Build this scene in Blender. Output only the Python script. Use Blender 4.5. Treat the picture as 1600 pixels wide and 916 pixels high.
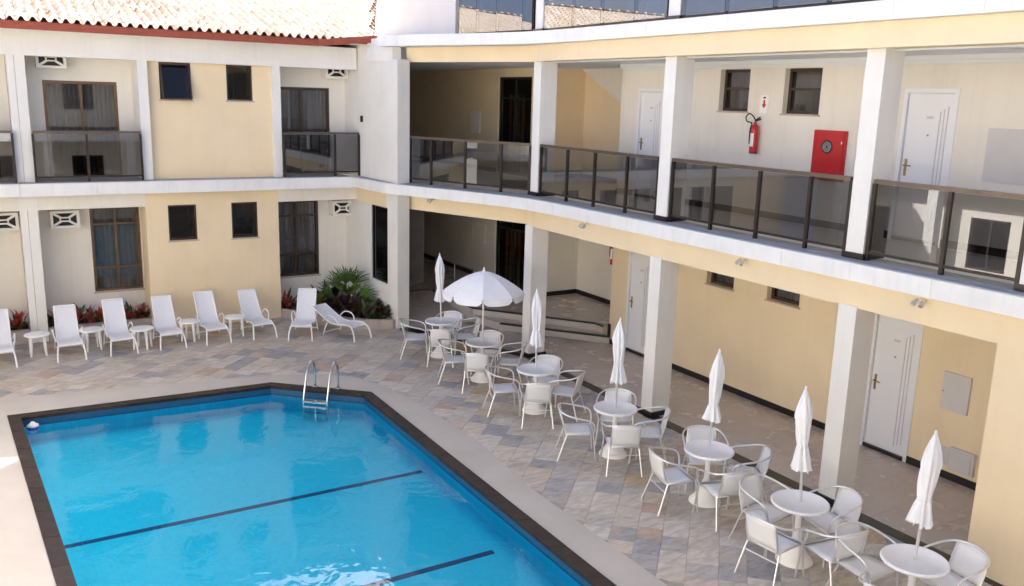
import bpy, math, random
from mathutils import Vector, Matrix
from mathutils.geometry import tessellate_polygon
R = math.radians
for o in list(bpy.data.objects): bpy.data.objects.remove(o)
S = bpy.context.scene
C = S.collection
rnd = random.Random(7)

# ------------------------------------------------------------------ camera, sky, sun, exposure
cam = bpy.data.cameras.new('camera'); co = bpy.data.objects.new('camera', cam); C.objects.link(co)
cam.sensor_width = 36; cam.lens = 36 * 1373.0 / 1600; cam.clip_start = .05; cam.clip_end = 900
_R = Vector((0.854057, -0.519426, 0.027997)); _U = Vector((0.088404, 0.197974, 0.976213)); _F = Vector((0.512613, 0.831266, -0.215))
M4 = Matrix.Identity(4)
for i in range(3):
    M4[i][0] = _R[i]; M4[i][1] = _U[i]; M4[i][2] = -_F[i]
M4[2][3] = 5.08
co.matrix_world = M4
S.camera = co

SUN_EL, SUN_AZ = 34.5, 37.0          # azimuth measured from +X towards +Y
w = bpy.data.worlds.new('World'); S.world = w; w.use_nodes = True
nt = w.node_tree; bg = nt.nodes['Background']
sky = nt.nodes.new('ShaderNodeTexSky'); sky.sky_type = 'NISHITA'; sky.sun_disc = False
sky.sun_elevation = R(SUN_EL); sky.sun_rotation = R(90 - SUN_AZ); sky.air_density = .35; sky.dust_density = 3.5; sky.ozone_density = .3
nt.links.new(sky.outputs[0], bg.inputs[0]); bg.inputs[1].default_value = .15
sl = bpy.data.lights.new('sun', 'SUN'); so = bpy.data.objects.new('sun', sl); C.objects.link(so)
sl.energy = 3.9; sl.angle = R(.55); sl.color = (1, .95, .87)
sd = Vector((math.cos(R(SUN_EL)) * math.cos(R(SUN_AZ)), math.cos(R(SUN_EL)) * math.sin(R(SUN_AZ)), math.sin(R(SUN_EL))))
so.rotation_euler = sd.to_track_quat('Z', 'Y').to_euler(); so.location = (30, 20, 40)
S.view_settings.view_transform = 'Standard'; S.view_settings.look = 'None'
S.view_settings.gamma = 1; S.view_settings.use_curve_mapping = False
S.view_settings.exposure = 2.38
S.cycles.diffuse_bounces = 7; S.cycles.max_bounces = 12

# ------------------------------------------------------------------ materials
MATS = {}
def mat(name, col, rough=.7, metal=0, spec=.5, noise=0, nscale=3, bump=0, bscale=60, col2=None, rand=0, stretch=None, coat=0, streak=0):
    """Principled with noise-driven colour wear, optional per-object shift and fine relief."""
    if name in MATS: return MATS[name]
    m = bpy.data.materials.new(name); m.use_nodes = True; t = m.node_tree; N = t.nodes; L = t.links
    b = N['Principled BSDF']; b.inputs['Roughness'].default_value = rough; b.inputs['Metallic'].default_value = metal
    b.inputs['Specular IOR Level'].default_value = spec; b.inputs['Coat Weight'].default_value = coat
    b.inputs['Base Color'].default_value = (*col, 1)
    tc = N.new('ShaderNodeTexCoord'); src = tc.outputs['Object']
    if stretch:
        mp = N.new('ShaderNodeMapping'); mp.inputs['Scale'].default_value = stretch; L.new(src, mp.inputs[0]); src = mp.outputs[0]
    if noise or col2:
        n = N.new('ShaderNodeTexNoise'); n.inputs['Scale'].default_value = nscale; n.inputs['Detail'].default_value = 6; n.inputs['Roughness'].default_value = .62
        L.new(src, n.inputs['Vector'])
        mx = N.new('ShaderNodeMix'); mx.data_type = 'RGBA'
        c2 = col2 or tuple(max(0, c * (1 - noise)) for c in col)
        mx.inputs[6].default_value = (*col, 1); mx.inputs[7].default_value = (*c2, 1)
        rp = N.new('ShaderNodeMapRange'); rp.inputs[1].default_value = .35; rp.inputs[2].default_value = .7
        L.new(n.outputs[0], rp.inputs[0]); L.new(rp.outputs[0], mx.inputs[0]); out = mx.outputs[2]
        if streak:
            mp2 = N.new('ShaderNodeMapping'); mp2.inputs['Scale'].default_value = (6, 6, .35); L.new(tc.outputs['Object'], mp2.inputs[0])
            n2 = N.new('ShaderNodeTexNoise'); n2.inputs['Scale'].default_value = 1.6; n2.inputs['Detail'].default_value = 5; L.new(mp2.outputs[0], n2.inputs['Vector'])
            r2 = N.new('ShaderNodeMapRange'); r2.inputs[1].default_value = .5; r2.inputs[2].default_value = .8; r2.inputs[3].default_value = 1; r2.inputs[4].default_value = 1 - streak
            L.new(n2.outputs[0], r2.inputs[0])
            hs0 = N.new('ShaderNodeHueSaturation'); L.new(out, hs0.inputs['Color']); L.new(r2.outputs[0], hs0.inputs['Value']); out = hs0.outputs[0]
        if rand:
            oi = N.new('ShaderNodeObjectInfo'); hs = N.new('ShaderNodeHueSaturation')
            r3 = N.new('ShaderNodeMapRange'); r3.inputs[3].default_value = 1 - rand; r3.inputs[4].default_value = 1 + rand
            L.new(oi.outputs['Random'], r3.inputs[0]); L.new(r3.outputs[0], hs.inputs['Value']); L.new(out, hs.inputs['Color']); out = hs.outputs[0]
        L.new(out, b.inputs['Base Color'])
        rr = N.new('ShaderNodeMapRange'); rr.inputs[3].default_value = max(0, rough - .06); rr.inputs[4].default_value = min(1, rough + .1)
        L.new(n.outputs[0], rr.inputs[0]); L.new(rr.outputs[0], b.inputs['Roughness'])
    if bump:
        n = N.new('ShaderNodeTexNoise'); n.inputs['Scale'].default_value = bscale; n.inputs['Detail'].default_value = 4; L.new(src, n.inputs['Vector'])
        bp = N.new('ShaderNodeBump'); bp.inputs['Strength'].default_value = bump; bp.inputs['Distance'].default_value = .01
        L.new(n.outputs[0], bp.inputs['Height']); L.new(bp.outputs[0], b.inputs['Normal'])
    MATS[name] = m; return m

def glass(name, tint, refl, rough=.0, gcol=(.9, .95, 1)):
    m = bpy.data.materials.new(name); m.use_nodes = True; t = m.node_tree; N = t.nodes; L = t.links
    for n in list(N): N.remove(n)
    o = N.new('ShaderNodeOutputMaterial'); tr = N.new('ShaderNodeBsdfTransparent'); gl = N.new('ShaderNodeBsdfGlossy')
    tr.inputs[0].default_value = (*tint, 1); gl.inputs[0].default_value = (*gcol, 1); gl.inputs['Roughness'].default_value = rough
    fr = N.new('ShaderNodeFresnel'); fr.inputs[0].default_value = 1.5
    ad = N.new('ShaderNodeMath'); ad.operation = 'ADD'; ad.inputs[1].default_value = refl; ad.use_clamp = True
    mx = N.new('ShaderNodeMixShader'); L.new(fr.outputs[0], ad.inputs[0]); L.new(ad.outputs[0], mx.inputs[0])
    L.new(tr.outputs[0], mx.inputs[1]); L.new(gl.outputs[0], mx.inputs[2]); L.new(mx.outputs[0], o.inputs[0])
    MATS[name] = m; return m

WHITE = mat('white_plaster', (.81, .795, .745), .8, noise=.07, nscale=1.3, bump=.12, bscale=90, streak=.05)
CREAM = mat('cream_plaster', (.80, .762, .68), .82, noise=.06, nscale=1.1, bump=.12, bscale=80, streak=.05)
YELLOW = mat('yellow_plaster', (.84, .695, .465), .82, noise=.07, nscale=1.0, bump=.14, bscale=80, streak=.03)
LEDGE = mat('ledge_paint', (.82, .82, .80), .6, noise=.10, nscale=2.2, bump=.08, bscale=70, streak=.07, rand=.02)
CEIL = mat('ceiling_paint', (.78, .78, .77), .85, noise=.05, nscale=2)
CONC = mat('ledge_concrete', (.42, .42, .43), .8, noise=.25, nscale=4, bump=.2)
GRAN = mat('black_granite', (.018, .014, .012), .28, noise=.4, nscale=30)
FLOOR = mat('corridor_porcelain', (.56, .485, .42), .24, noise=.10, nscale=2.5, rand=.04)
BROWNF = mat('brown_floor', (.23, .17, .13), .3, noise=.2, nscale=3)
WOODF = mat('bronze_frame', (.060, .033, .020), .42, noise=.3, nscale=9)
GOLDF = mat('gold_bronze_frame', (.155, .092, .045), .38, metal=.35, noise=.25, nscale=9)
BRONZE = mat('dark_bronze_rail', (.035, .026, .021), .35, metal=.4, noise=.2, nscale=8)
RAILTOP = mat('bronze_handrail', (.14, .108, .082), .36, metal=.55, noise=.2, nscale=8)
DOORW = mat('white_door_paint', (.80, .81, .83), .32, noise=.03, nscale=2)
PANEL = mat('grey_panel_paint', (.62, .60, .58), .5, noise=.06, nscale=3)
RED = mat('red_enamel', (.55, .008, .012), .3, noise=.15, nscale=5, coat=.3)
BLACK = mat('black_rubber', (.012, .012, .012), .5, noise=.2, nscale=8)
STEEL = mat('polished_steel', (.62, .62, .63), .18, metal=1, noise=.1, nscale=20)
ALU = mat('brushed_aluminium', (.84, .84, .83), .3, metal=.85, noise=.12, nscale=30)
BRASS = mat('worn_brass', (.42, .30, .13), .35, metal=1, noise=.2, nscale=20)
PLASTIC = mat('white_plastic', (.85, .85, .84), .38, noise=.05, nscale=6, rand=.03)
CANVAS = mat('white_canvas', (.85, .855, .87), .85, noise=.05, nscale=7, bump=.15, bscale=220)
REDWOOD = mat('red_eave_board', (.36, .075, .035), .55, noise=.35, nscale=4, stretch=(1, 8, 8))
ORANGEW = mat('varnished_wood', (.58, .29, .10), .4, noise=.35, nscale=3, stretch=(8, 8, .6))
CURTAIN = mat('pale_curtain', (.72, .70, .69), .9, noise=.1, nscale=5)
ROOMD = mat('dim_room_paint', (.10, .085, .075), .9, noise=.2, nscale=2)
SOIL = mat('soil', (.045, .03, .02), .95, noise=.5, nscale=14, bump=.6, bscale=30)
CURB = mat('planter_stone', (.52, .45, .38), .8, noise=.3, nscale=3, col2=(.40, .33, .26), bump=.25)
GRASS = mat('courtyard_paving', (.36, .33, .29), .9, noise=.3, nscale=.6)
LEAF = mat('palm_leaf', (.115, .21, .04), .42, noise=.5, nscale=7, rand=.35)
LEAFY = mat('yellowed_palm_leaf', (.26, .29, .035), .5, noise=.35, nscale=7)
LEAFG = mat('green_leaf', (.05, .11, .03), .5, noise=.5, nscale=15, rand=.25)
LEAFR = mat('red_bromeliad_leaf', (.68, .085, .07), .45, noise=.5, nscale=12, col2=(.40, .06, .04), rand=.3)
LEAFP = mat('maroon_leaf', (.075, .022, .026), .5, noise=.5, nscale=9, col2=(.05, .055, .02), rand=.3)
STEM = mat('palm_stem', (.20, .17, .09), .7, noise=.4, nscale=8)
DECKG = mat('pale_granite_deck', (.51, .475, .425), .62, noise=.12, nscale=1.2, col2=(.45, .415, .365), bump=.1, bscale=200)
MORTAR = mat('mortar', (.40, .365, .32), .9, noise=.2, nscale=6)
COPE = mat('brown_granite_coping', (.036, .021, .015), .5, spec=.3, noise=.5, nscale=7, col2=(.016, .011, .010), rand=.3)
BLUE = mat('blue_float', (.03, .08, .35), .4)
RAILGLASS = glass('tinted_rail_glass', (.235, .222, .212), .085, gcol=(.93, .95, 1))
WINGLASS = glass('window_glass', (.36, .35, .34), .04)
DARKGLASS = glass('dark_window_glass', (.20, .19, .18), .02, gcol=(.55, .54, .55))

def tile_mat():
    m = bpy.data.materials.new('roof_clay'); m.use_nodes = True; t = m.node_tree; N = t.nodes; L = t.links; b = N['Principled BSDF']
    tc = N.new('ShaderNodeTexCoord'); oi = N.new('ShaderNodeObjectInfo'); ge = N.new('ShaderNodeNewGeometry')
    n = N.new('ShaderNodeTexNoise'); n.inputs['Scale'].default_value = 5; n.inputs['Detail'].default_value = 6; L.new(tc.outputs['Object'], n.inputs['Vector'])
    ad = N.new('ShaderNodeMath'); ad.operation = 'ADD'; L.new(oi.outputs['Random'], ad.inputs[0]); L.new(ge.outputs['Random Per Island'], ad.inputs[1])
    fr = N.new('ShaderNodeMath'); fr.operation = 'FRACT'; L.new(ad.outputs[0], fr.inputs[0])
    cr = N.new('ShaderNodeValToRGB'); e = cr.color_ramp.elements
    e[0].color = (.62, .50, .38, 1); e[1].color = (.80, .74, .66, 1); L.new(fr.outputs[0], cr.inputs[0])
    mx = N.new('ShaderNodeMix'); mx.data_type = 'RGBA'; mx.inputs[7].default_value = (.50, .33, .22, 1)
    rp = N.new('ShaderNodeMapRange'); rp.inputs[1].default_value = .5; rp.inputs[2].default_value = .85; rp.inputs[4].default_value = .6
    L.new(n.outputs[0], rp.inputs[0]); L.new(rp.outputs[0], mx.inputs[0]); L.new(cr.outputs[0], mx.inputs[6]); L.new(mx.outputs[2], b.inputs['Base Color'])
    b.inputs['Roughness'].default_value = .85
    return m
ROOF = tile_mat()

def stone_mat():
    m = bpy.data.materials.new('quartzite_flagstone'); m.use_nodes = True; t = m.node_tree; N = t.nodes; L = t.links; b = N['Principled BSDF']
    tc = N.new('ShaderNodeTexCoord'); oi = N.new('ShaderNodeObjectInfo'); ge = N.new('ShaderNodeNewGeometry')
    ad = N.new('ShaderNodeMath'); ad.operation = 'ADD'; L.new(oi.outputs['Random'], ad.inputs[0]); L.new(ge.outputs['Random Per Island'], ad.inputs[1])
    fr = N.new('ShaderNodeMath'); fr.operation = 'FRACT'; L.new(ad.outputs[0], fr.inputs[0])
    cr = N.new('ShaderNodeValToRGB'); cr.color_ramp.interpolation = 'CONSTANT'; els = cr.color_ramp.elements
    cols = [(0, (.52, .47, .40)), (.09, (.56, .505, .43)), (.20, (.46, .43, .395)), (.28, (.58, .53, .46)), (.39, (.50, .455, .395)), (.50, (.55, .485, .40)),
            (.60, (.335, .33, .335)), (.67, (.57, .53, .47)), (.78, (.51, .435, .37)), (.85, (.39, .375, .365)), (.925, (.54, .41, .265)), (.96, (.47, .355, .285))]
    els[0].color = (*cols[0][1], 1); els[1].position = cols[1][0]; els[1].color = (*cols[1][1], 1)
    for p, c in cols[2:]:
        e = els.new(p); e.color = (*c, 1)
    L.new(fr.outputs[0], cr.inputs[0])
    of = N.new('ShaderNodeVectorMath'); of.operation = 'ADD'; sc = N.new('ShaderNodeVectorMath'); sc.operation = 'SCALE'; sc.inputs[3].default_value = 37
    cb = N.new('ShaderNodeCombineXYZ'); L.new(fr.outputs[0], cb.inputs[0]); L.new(fr.outputs[0], cb.inputs[1]); L.new(cb.outputs[0], sc.inputs[0])
    L.new(tc.outputs['Object'], of.inputs[0]); L.new(sc.outputs[0], of.inputs[1])
    mp = N.new('ShaderNodeMapping'); mp.inputs['Scale'].default_value = (2.2, 7, 4); mp.inputs['Rotation'].default_value = (0, 0, .9); L.new(of.outputs[0], mp.inputs[0])
    n = N.new('ShaderNodeTexNoise'); n.inputs['Scale'].default_value = 1.6; n.inputs['Detail'].default_value = 8; n.inputs['Roughness'].default_value = .65; n.inputs['Distortion'].default_value = .8
    L.new(mp.outputs[0], n.inputs['Vector'])
    r1 = N.new('ShaderNodeMapRange'); r1.inputs[1].default_value = .35; r1.inputs[2].default_value = .68; r1.inputs[3].default_value = .72; r1.inputs[4].default_value = 1.2; L.new(n.outputs[0], r1.inputs[0])
    hs = N.new('ShaderNodeHueSaturation'); L.new(cr.outputs[0], hs.inputs['Color']); L.new(r1.outputs[0], hs.inputs['Value'])
    n2 = N.new('ShaderNodeTexNoise'); n2.inputs['Scale'].default_value = 2.1; n2.inputs['Detail'].default_value = 5; L.new(of.outputs[0], n2.inputs['Vector'])
    r2 = N.new('ShaderNodeMapRange'); r2.inputs[1].default_value = .52; r2.inputs[2].default_value = .74; r2.inputs[4].default_value = .7; L.new(n2.outputs[0], r2.inputs[0])
    mx = N.new('ShaderNodeMix'); mx.data_type = 'RGBA'; mx.inputs[7].default_value = (.50, .39, .26, 1); L.new(r2.outputs[0], mx.inputs[0]); L.new(hs.outputs[0], mx.inputs[6])
    L.new(mx.outputs[2], b.inputs['Base Color'])
    b.inputs['Roughness'].default_value = .55
    bp = N.new('ShaderNodeBump'); bp.inputs['Strength'].default_value = .35; bp.inputs['Distance'].default_value = .008; L.new(n.outputs[0], bp.inputs['Height']); L.new(bp.outputs[0], b.inputs['Normal'])
    return m
STONE = stone_mat()

def weave_mat(name, col, sx, bumpk=.5):
    m = bpy.data.materials.new(name); m.use_nodes = True; t = m.node_tree; N = t.nodes; L = t.links; b = N['Principled BSDF']
    tc = N.new('ShaderNodeTexCoord'); ck = N.new('ShaderNodeTexChecker'); ck.inputs['Scale'].default_value = sx
    ck.inputs[1].default_value = (*col, 1); ck.inputs[2].default_value = (*[c * .84 for c in col], 1)
    L.new(tc.outputs['Object'], ck.inputs[0]); L.new(ck.outputs[0], b.inputs['Base Color'])
    bp = N.new('ShaderNodeBump'); bp.inputs['Strength'].default_value = bumpk; bp.inputs['Distance'].default_value = .004
    L.new(ck.outputs[1], bp.inputs['Height']); L.new(bp.outputs[0], b.inputs['Normal']); b.inputs['Roughness'].default_value = .5
    return m
WEAVE = weave_mat('white_resin_weave', (.85, .85, .85), 85)
SLING = weave_mat('white_mesh_sling', (.85, .86, .88), 120, .3)

def pool_mats():
    m = bpy.data.materials.new('blue_pool_mosaic'); m.use_nodes = True; t = m.node_tree; N = t.nodes; L = t.links; b = N['Principled BSDF']
    tc = N.new('ShaderNodeTexCoord'); br = N.new('ShaderNodeTexBrick'); br.offset = 0; br.inputs['Scale'].default_value = 1
    br.inputs['Brick Width'].default_value = .06; br.inputs['Row Height'].default_value = .06; br.inputs['Mortar Size'].default_value = .0025
    br.inputs[1].default_value = (.007, .68, .83, 1); br.inputs[2].default_value = (.011, .74, .89, 1); br.inputs[3].default_value = (.04, .76, .89, 1)
    L.new(tc.outputs['Object'], br.inputs[0]); L.new(br.outputs[0], b.inputs['Base Color']); b.inputs['Roughness'].default_value = .35
    m2 = mat('lane_tile', (.006, .05, .16), .35, noise=.2, nscale=20)
    wt = bpy.data.materials.new('pool_water'); wt.use_nodes = True; t = wt.node_tree; N = t.nodes; L = t.links
    for n in list(N): N.remove(n)
    o = N.new('ShaderNodeOutputMaterial'); tr = N.new('ShaderNodeBsdfTransparent'); gl = N.new('ShaderNodeBsdfGlossy'); fr = N.new('ShaderNodeFresnel')
    tr.inputs[0].default_value = (.80, .96, 1, 1); gl.inputs['Roughness'].default_value = .01; fr.inputs[0].default_value = 1.42
    tc = N.new('ShaderNodeTexCoord'); mp = N.new('ShaderNodeMapping'); mp.inputs['Scale'].default_value = (1, 1, 1); L.new(tc.outputs['Object'], mp.inputs[0])
    n1 = N.new('ShaderNodeTexNoise'); n1.inputs['Scale'].default_value = 2.1; n1.inputs['Detail'].default_value = 3; n1.inputs['Distortion'].default_value = .6; L.new(mp.outputs[0], n1.inputs['Vector'])
    n2 = N.new('ShaderNodeTexNoise'); n2.inputs['Scale'].default_value = 9; n2.inputs['Detail'].default_value = 2; L.new(mp.outputs[0], n2.inputs['Vector'])
    ml = N.new('ShaderNodeMath'); ml.operation = 'MULTIPLY_ADD'; ml.inputs[1].default_value = .09; L.new(n2.outputs[0], ml.inputs[0]); L.new(n1.outputs[0], ml.inputs[2])
    bp = N.new('ShaderNodeBump'); bp.inputs['Strength'].default_value = .10; bp.inputs['Distance'].default_value = .10; L.new(ml.outputs[0], bp.inputs['Height'])
    L.new(bp.outputs[0], gl.inputs['Normal']); L.new(bp.outputs[0], fr.inputs['Normal'])
    mx = N.new('ShaderNodeMixShader'); L.new(fr.outputs[0], mx.inputs[0]); L.new(tr.outputs[0], mx.inputs[1]); L.new(gl.outputs[0], mx.inputs[2]); L.new(mx.outputs[0], o.inputs[0])
    return m, m2, wt
POOLT, LANE, WATER = pool_mats()

# ------------------------------------------------------------------ mesh helpers
class MB:
    def __init__(s): s.v = []; s.f = []; s.sm = []
    def add(s, vs, fs, smooth=False):
        k = len(s.v); s.v += [tuple(p) for p in vs]; s.f += [tuple(i + k for i in f) for f in fs]; s.sm += [smooth] * len(fs); return s
    def box(s, a, b):
        x0, x1 = sorted((a[0], b[0])); y0, y1 = sorted((a[1], b[1])); z0, z1 = sorted((a[2], b[2]))
        return s.add([(x0, y0, z0), (x1, y0, z0), (x1, y1, z0), (x0, y1, z0), (x0, y0, z1), (x1, y0, z1), (x1, y1, z1), (x0, y1, z1)],
                     [(0, 3, 2, 1), (4, 5, 6, 7), (0, 1, 5, 4), (1, 2, 6, 5), (2, 3, 7, 6), (3, 0, 4, 7)])
    def cbox(s, a, b, c=.004):          # chamfered box: top/bottom rim bevel all round
        x0, x1 = sorted((a[0], b[0])); y0, y1 = sorted((a[1], b[1])); z0, z1 = sorted((a[2], b[2]))
        rings = [(c, z0), (0, z0 + c), (0, z1 - c), (c, z1)]; vs = []
        for d, z in rings: vs += [(x0 + d, y0 + d, z), (x1 - d, y0 + d, z), (x1 - d, y1 - d, z), (x0 + d, y1 - d, z)]
        fs = [(0, 3, 2, 1), (12, 13, 14, 15)]
        for r in range(3):
            for i in range(4): fs.append((r * 4 + i, r * 4 + (i + 1) % 4, r * 4 + 4 + (i + 1) % 4, r * 4 + 4 + i))
        return s.add(vs, fs)
    def bar(s, p, q, w, h, up=(0, 0, 1)):
        p = Vector(p); q = Vector(q); d = (q - p).normalized(); up = Vector(up)
        sd_ = d.cross(up).normalized(); u = sd_.cross(d).normalized(); vs = []
        for c in (p, q):
            for a, b in ((-1, -1), (1, -1), (1, 1), (-1, 1)): vs.append(c + sd_ * a * w / 2 + u * b * h / 2)
        return s.add(vs, [(0, 3, 2, 1), (4, 5, 6, 7), (0, 1, 5, 4), (1, 2, 6, 5), (2, 3, 7, 6), (3, 0, 4, 7)])
    def tube(s, pts, r, n=8, cap=True, closed=False):
        pts = [Vector(p) for p in pts]; m = len(pts); vs = []; prev = None
        rs = r if isinstance(r, (list, tuple)) else [r] * m
        for i, p in enumerate(pts):
            if closed: d = pts[(i + 1) % m] - pts[i - 1]
            else: d = pts[min(i + 1, m - 1)] - pts[max(i - 1, 0)]
            d.normalize()
            if prev is None: x = d.orthogonal().normalized()
            else: x = (prev - d * prev.dot(d)).normalized()
            prev = x; y = d.cross(x)
            for k in range(n): a = 2 * math.pi * k / n; vs.append(p + (x * math.cos(a) + y * math.sin(a)) * rs[i])
        fs = []
        for i in range(m if closed else m - 1):
            j = (i + 1) % m
            for k in range(n): fs.append((i * n + k, i * n + (k + 1) % n, j * n + (k + 1) % n, j * n + k))
        s.add(vs, fs, True)
        if cap and not closed: s.add(vs[:n], [tuple(range(n - 1, -1, -1))]); s.add(vs[-n:], [tuple(range(n))])
        return s
    def lathe(s, prof, n=20, c=(0, 0), smooth=True):
        vs = []
        for r, z in prof:
            for k in range(n): a = 2 * math.pi * k / n; vs.append((c[0] + r * math.cos(a), c[1] + r * math.sin(a), z))
        fs = []
        for i in range(len(prof) - 1):
            for k in range(n): fs.append((i * n + k, i * n + (k + 1) % n, (i + 1) * n + (k + 1) % n, (i + 1) * n + k))
        return s.add(vs, fs, smooth)
    def prism(s, poly, z0, z1, hole=None, sides=True):
        loops = [[Vector((x, y, 0)) for x, y in poly]] + ([[Vector((x, y, 0)) for x, y in hole]] if hole else [])
        flat = [p for l in loops for p in l]; tri = tessellate_polygon(loops)
        top = [(p.x, p.y, z1) for p in flat]; nv = len(flat); fs = []
        for t in tri:
            a, b, c = (flat[i] for i in t)
            if (b - a).cross(c - a).z < 0: t = (t[0], t[2], t[1])
            fs.append(t)
        s.add(top, fs)
        if z0 is None: return s
        s.add([(p.x, p.y, z0) for p in flat], [(f[0], f[2], f[1]) for f in fs])
        if sides:
            for l, sg in ((poly, 1), (hole, -1)):
                if not l: continue
                m = len(l)
                for i in range(m):
                    (xa, ya), (xb, yb) = l[i], l[(i + 1) % m]
                    s.add([(xa, ya, z0), (xb, yb, z0), (xb, yb, z1), (xa, ya, z1)], [(0, 1, 2, 3) if sg > 0 else (3, 2, 1, 0)])
        return s
    def ring(s, outer, hole, z0, z1, xs=2.5):
        """flat sheet with a hole, cut into two simple polygons along x = xs (both loops counter-clockwise)"""
        def half(poly, sg):
            out = []; n = len(poly)
            for i in range(n):
                (xa, ya), (xb, yb) = poly[i], poly[(i + 1) % n]; ia, ib = sg * (xa - xs) > 0, sg * (xb - xs) > 0
                if ia: out.append((xa, ya))
                if ia != ib: t = (xs - xa) / (xb - xa); out.append((xs, ya + (yb - ya) * t))
            cut = [k for k, p in enumerate(out) if abs(p[0] - xs) < 1e-9]; k = cut[0] if cut[1] == cut[0] + 1 else cut[1]
            k = cut[1] if (cut[1] == cut[0] + 1) else cut[0]
            return out[k:] + out[:k]                      # runs from one cut point round to the other
        for sg in (-1, 1):
            s.prism(half(outer, sg) + half(hole, sg)[::-1], z0, z1)
        return s
    def build(s, name, m, parent=None, loc=None):
        me = bpy.data.meshes.new(name); me.from_pydata(s.v, [], s.f); me.update()
        me.polygons.foreach_set('use_smooth', s.sm); me.materials.append(m)
        o = bpy.data.objects.new(name, me); C.objects.link(o); attach(o, parent)
        if loc: o.location = loc
        return o

def wpos(o):
    p = Vector(o.location)
    while o.parent: o = o.parent; p += Vector(o.location)
    return p
def attach(o, parent):
    """Parent a mesh whose vertices are in world coordinates (buildings) or in the thing's own frame."""
    if parent is None: return
    o.parent = parent
    if parent.get('world'): o.location = -wpos(parent)
def tag(o, label, cat, group=None):
    o['label'] = label; o['category'] = cat
    if group: o['group'] = group
    return o
def thing(name, label, cat, loc=(0, 0, 0), rz=0, group=None, world=False):
    o = bpy.data.objects.new(name, None); C.objects.link(o); o.location = loc; o.rotation_euler = (0, 0, rz); o.empty_display_size = .2
    if world: o['world'] = 1
    return tag(o, label, cat, group)
def struct(o): o['kind'] = 'structure'; return o
def stuff(o): o['kind'] = 'stuff'; return o
def dup(root, loc, rz, label, group=None):
    r = root.copy(); C.objects.link(r); r.location = loc; r.rotation_euler = (0, 0, rz); r['label'] = label
    if group: r['group'] = group
    for ch in list(root.children):
        c = ch.copy(); C.objects.link(c); c.parent = r
        for gch in list(ch.children):
            d = gch.copy(); C.objects.link(d); d.parent = c
    return r
def smooth_path(pts, per=8):
    out = []; P = [Vector(p) for p in pts]; P = [P[0] * 2 - P[1]] + P + [P[-1] * 2 - P[-2]]
    for i in range(1, len(P) - 2):
        for k in range(per):
            t = k / per; a, b, c, d = P[i - 1:i + 3]
            out.append(.5 * ((2 * b) + (c - a) * t + (2 * a - 5 * b + 4 * c - d) * t * t + (3 * b - a - 3 * c + d) * t ** 3))
    out.append(P[-2]); return out

class Frame:
    """A vertical plane: s runs along it, n points out of it (towards the courtyard), z up."""
    def __init__(s, p, q):
        s.p = Vector((p[0], p[1], 0)); d = Vector((q[0] - p[0], q[1] - p[1], 0)); s.L = d.length; s.d = d.normalized(); s.n = Vector((s.d.y, -s.d.x, 0))
    def pt(s, a, z, n=0): v = s.p + s.d * a + s.n * n; return (v.x, v.y, z)
    def box(s, mb, a0, a1, z0, z1, n0, n1):
        vs = [s.pt(a, z, n) for z in (z0, z1) for a, n in ((a0, n0), (a1, n0), (a1, n1), (a0, n1))]
        return mb.add(vs, [(0, 1, 2, 3), (4, 7, 6, 5), (0, 4, 5, 1), (1, 5, 6, 2), (2, 6, 7, 3), (3, 7, 4, 0)])
    def wall(s, mb, a0, a1, z0, z1, holes=(), th=.18):
        A = sorted({a0, a1, *[h[0] for h in holes], *[h[1] for h in holes]}); Z = sorted({z0, z1, *[h[2] for h in holes], *[h[3] for h in holes]})
        for i in range(len(A) - 1):
            for j in range(len(Z) - 1):
                ca = (A[i] + A[i + 1]) / 2; cz = (Z[j] + Z[j + 1]) / 2
                if any(h[0] < ca < h[1] and h[2] < cz < h[3] for h in holes): continue
                mb.add([s.pt(A[i], Z[j]), s.pt(A[i + 1], Z[j]), s.pt(A[i + 1], Z[j + 1]), s.pt(A[i], Z[j + 1])], [(0, 1, 2, 3)])
                mb.add([s.pt(A[i], Z[j], -th), s.pt(A[i + 1], Z[j], -th), s.pt(A[i + 1], Z[j + 1], -th), s.pt(A[i], Z[j + 1], -th)], [(3, 2, 1, 0)])
        for (h0, h1, y0, y1, sg) in [(*h[:4], 1) for h in holes] + [(a0, a1, z0, z1, -1)]:
            for (aa, za, ab, zb) in ((h0, y0, h1, y0), (h1, y0, h1, y1), (h1, y1, h0, y1), (h0, y1, h0, y0)):
                q = [s.pt(aa, za), s.pt(ab, zb), s.pt(ab, zb, -th), s.pt(aa, za, -th)]
                mb.add(q, [(0, 1, 2, 3) if sg > 0 else (3, 2, 1, 0)])
        return mb

def curtain(fr, mb, a0, a1, z0, z1, n, amp=.025, pitch=.09):
    k = max(6, int((a1 - a0) / pitch * 6)); vs = []
    for i in range(k + 1):
        a = a0 + (a1 - a0) * i / k; nn = n + amp * math.sin(i * 2 * math.pi / 6) + rnd.uniform(-.004, .004)
        vs += [fr.pt(a, z0, nn), fr.pt(a, z1, nn)]
    mb.add(vs, [(2 * i, 2 * i + 2, 2 * i + 3, 2 * i + 1) for i in range(k)], True)

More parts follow.
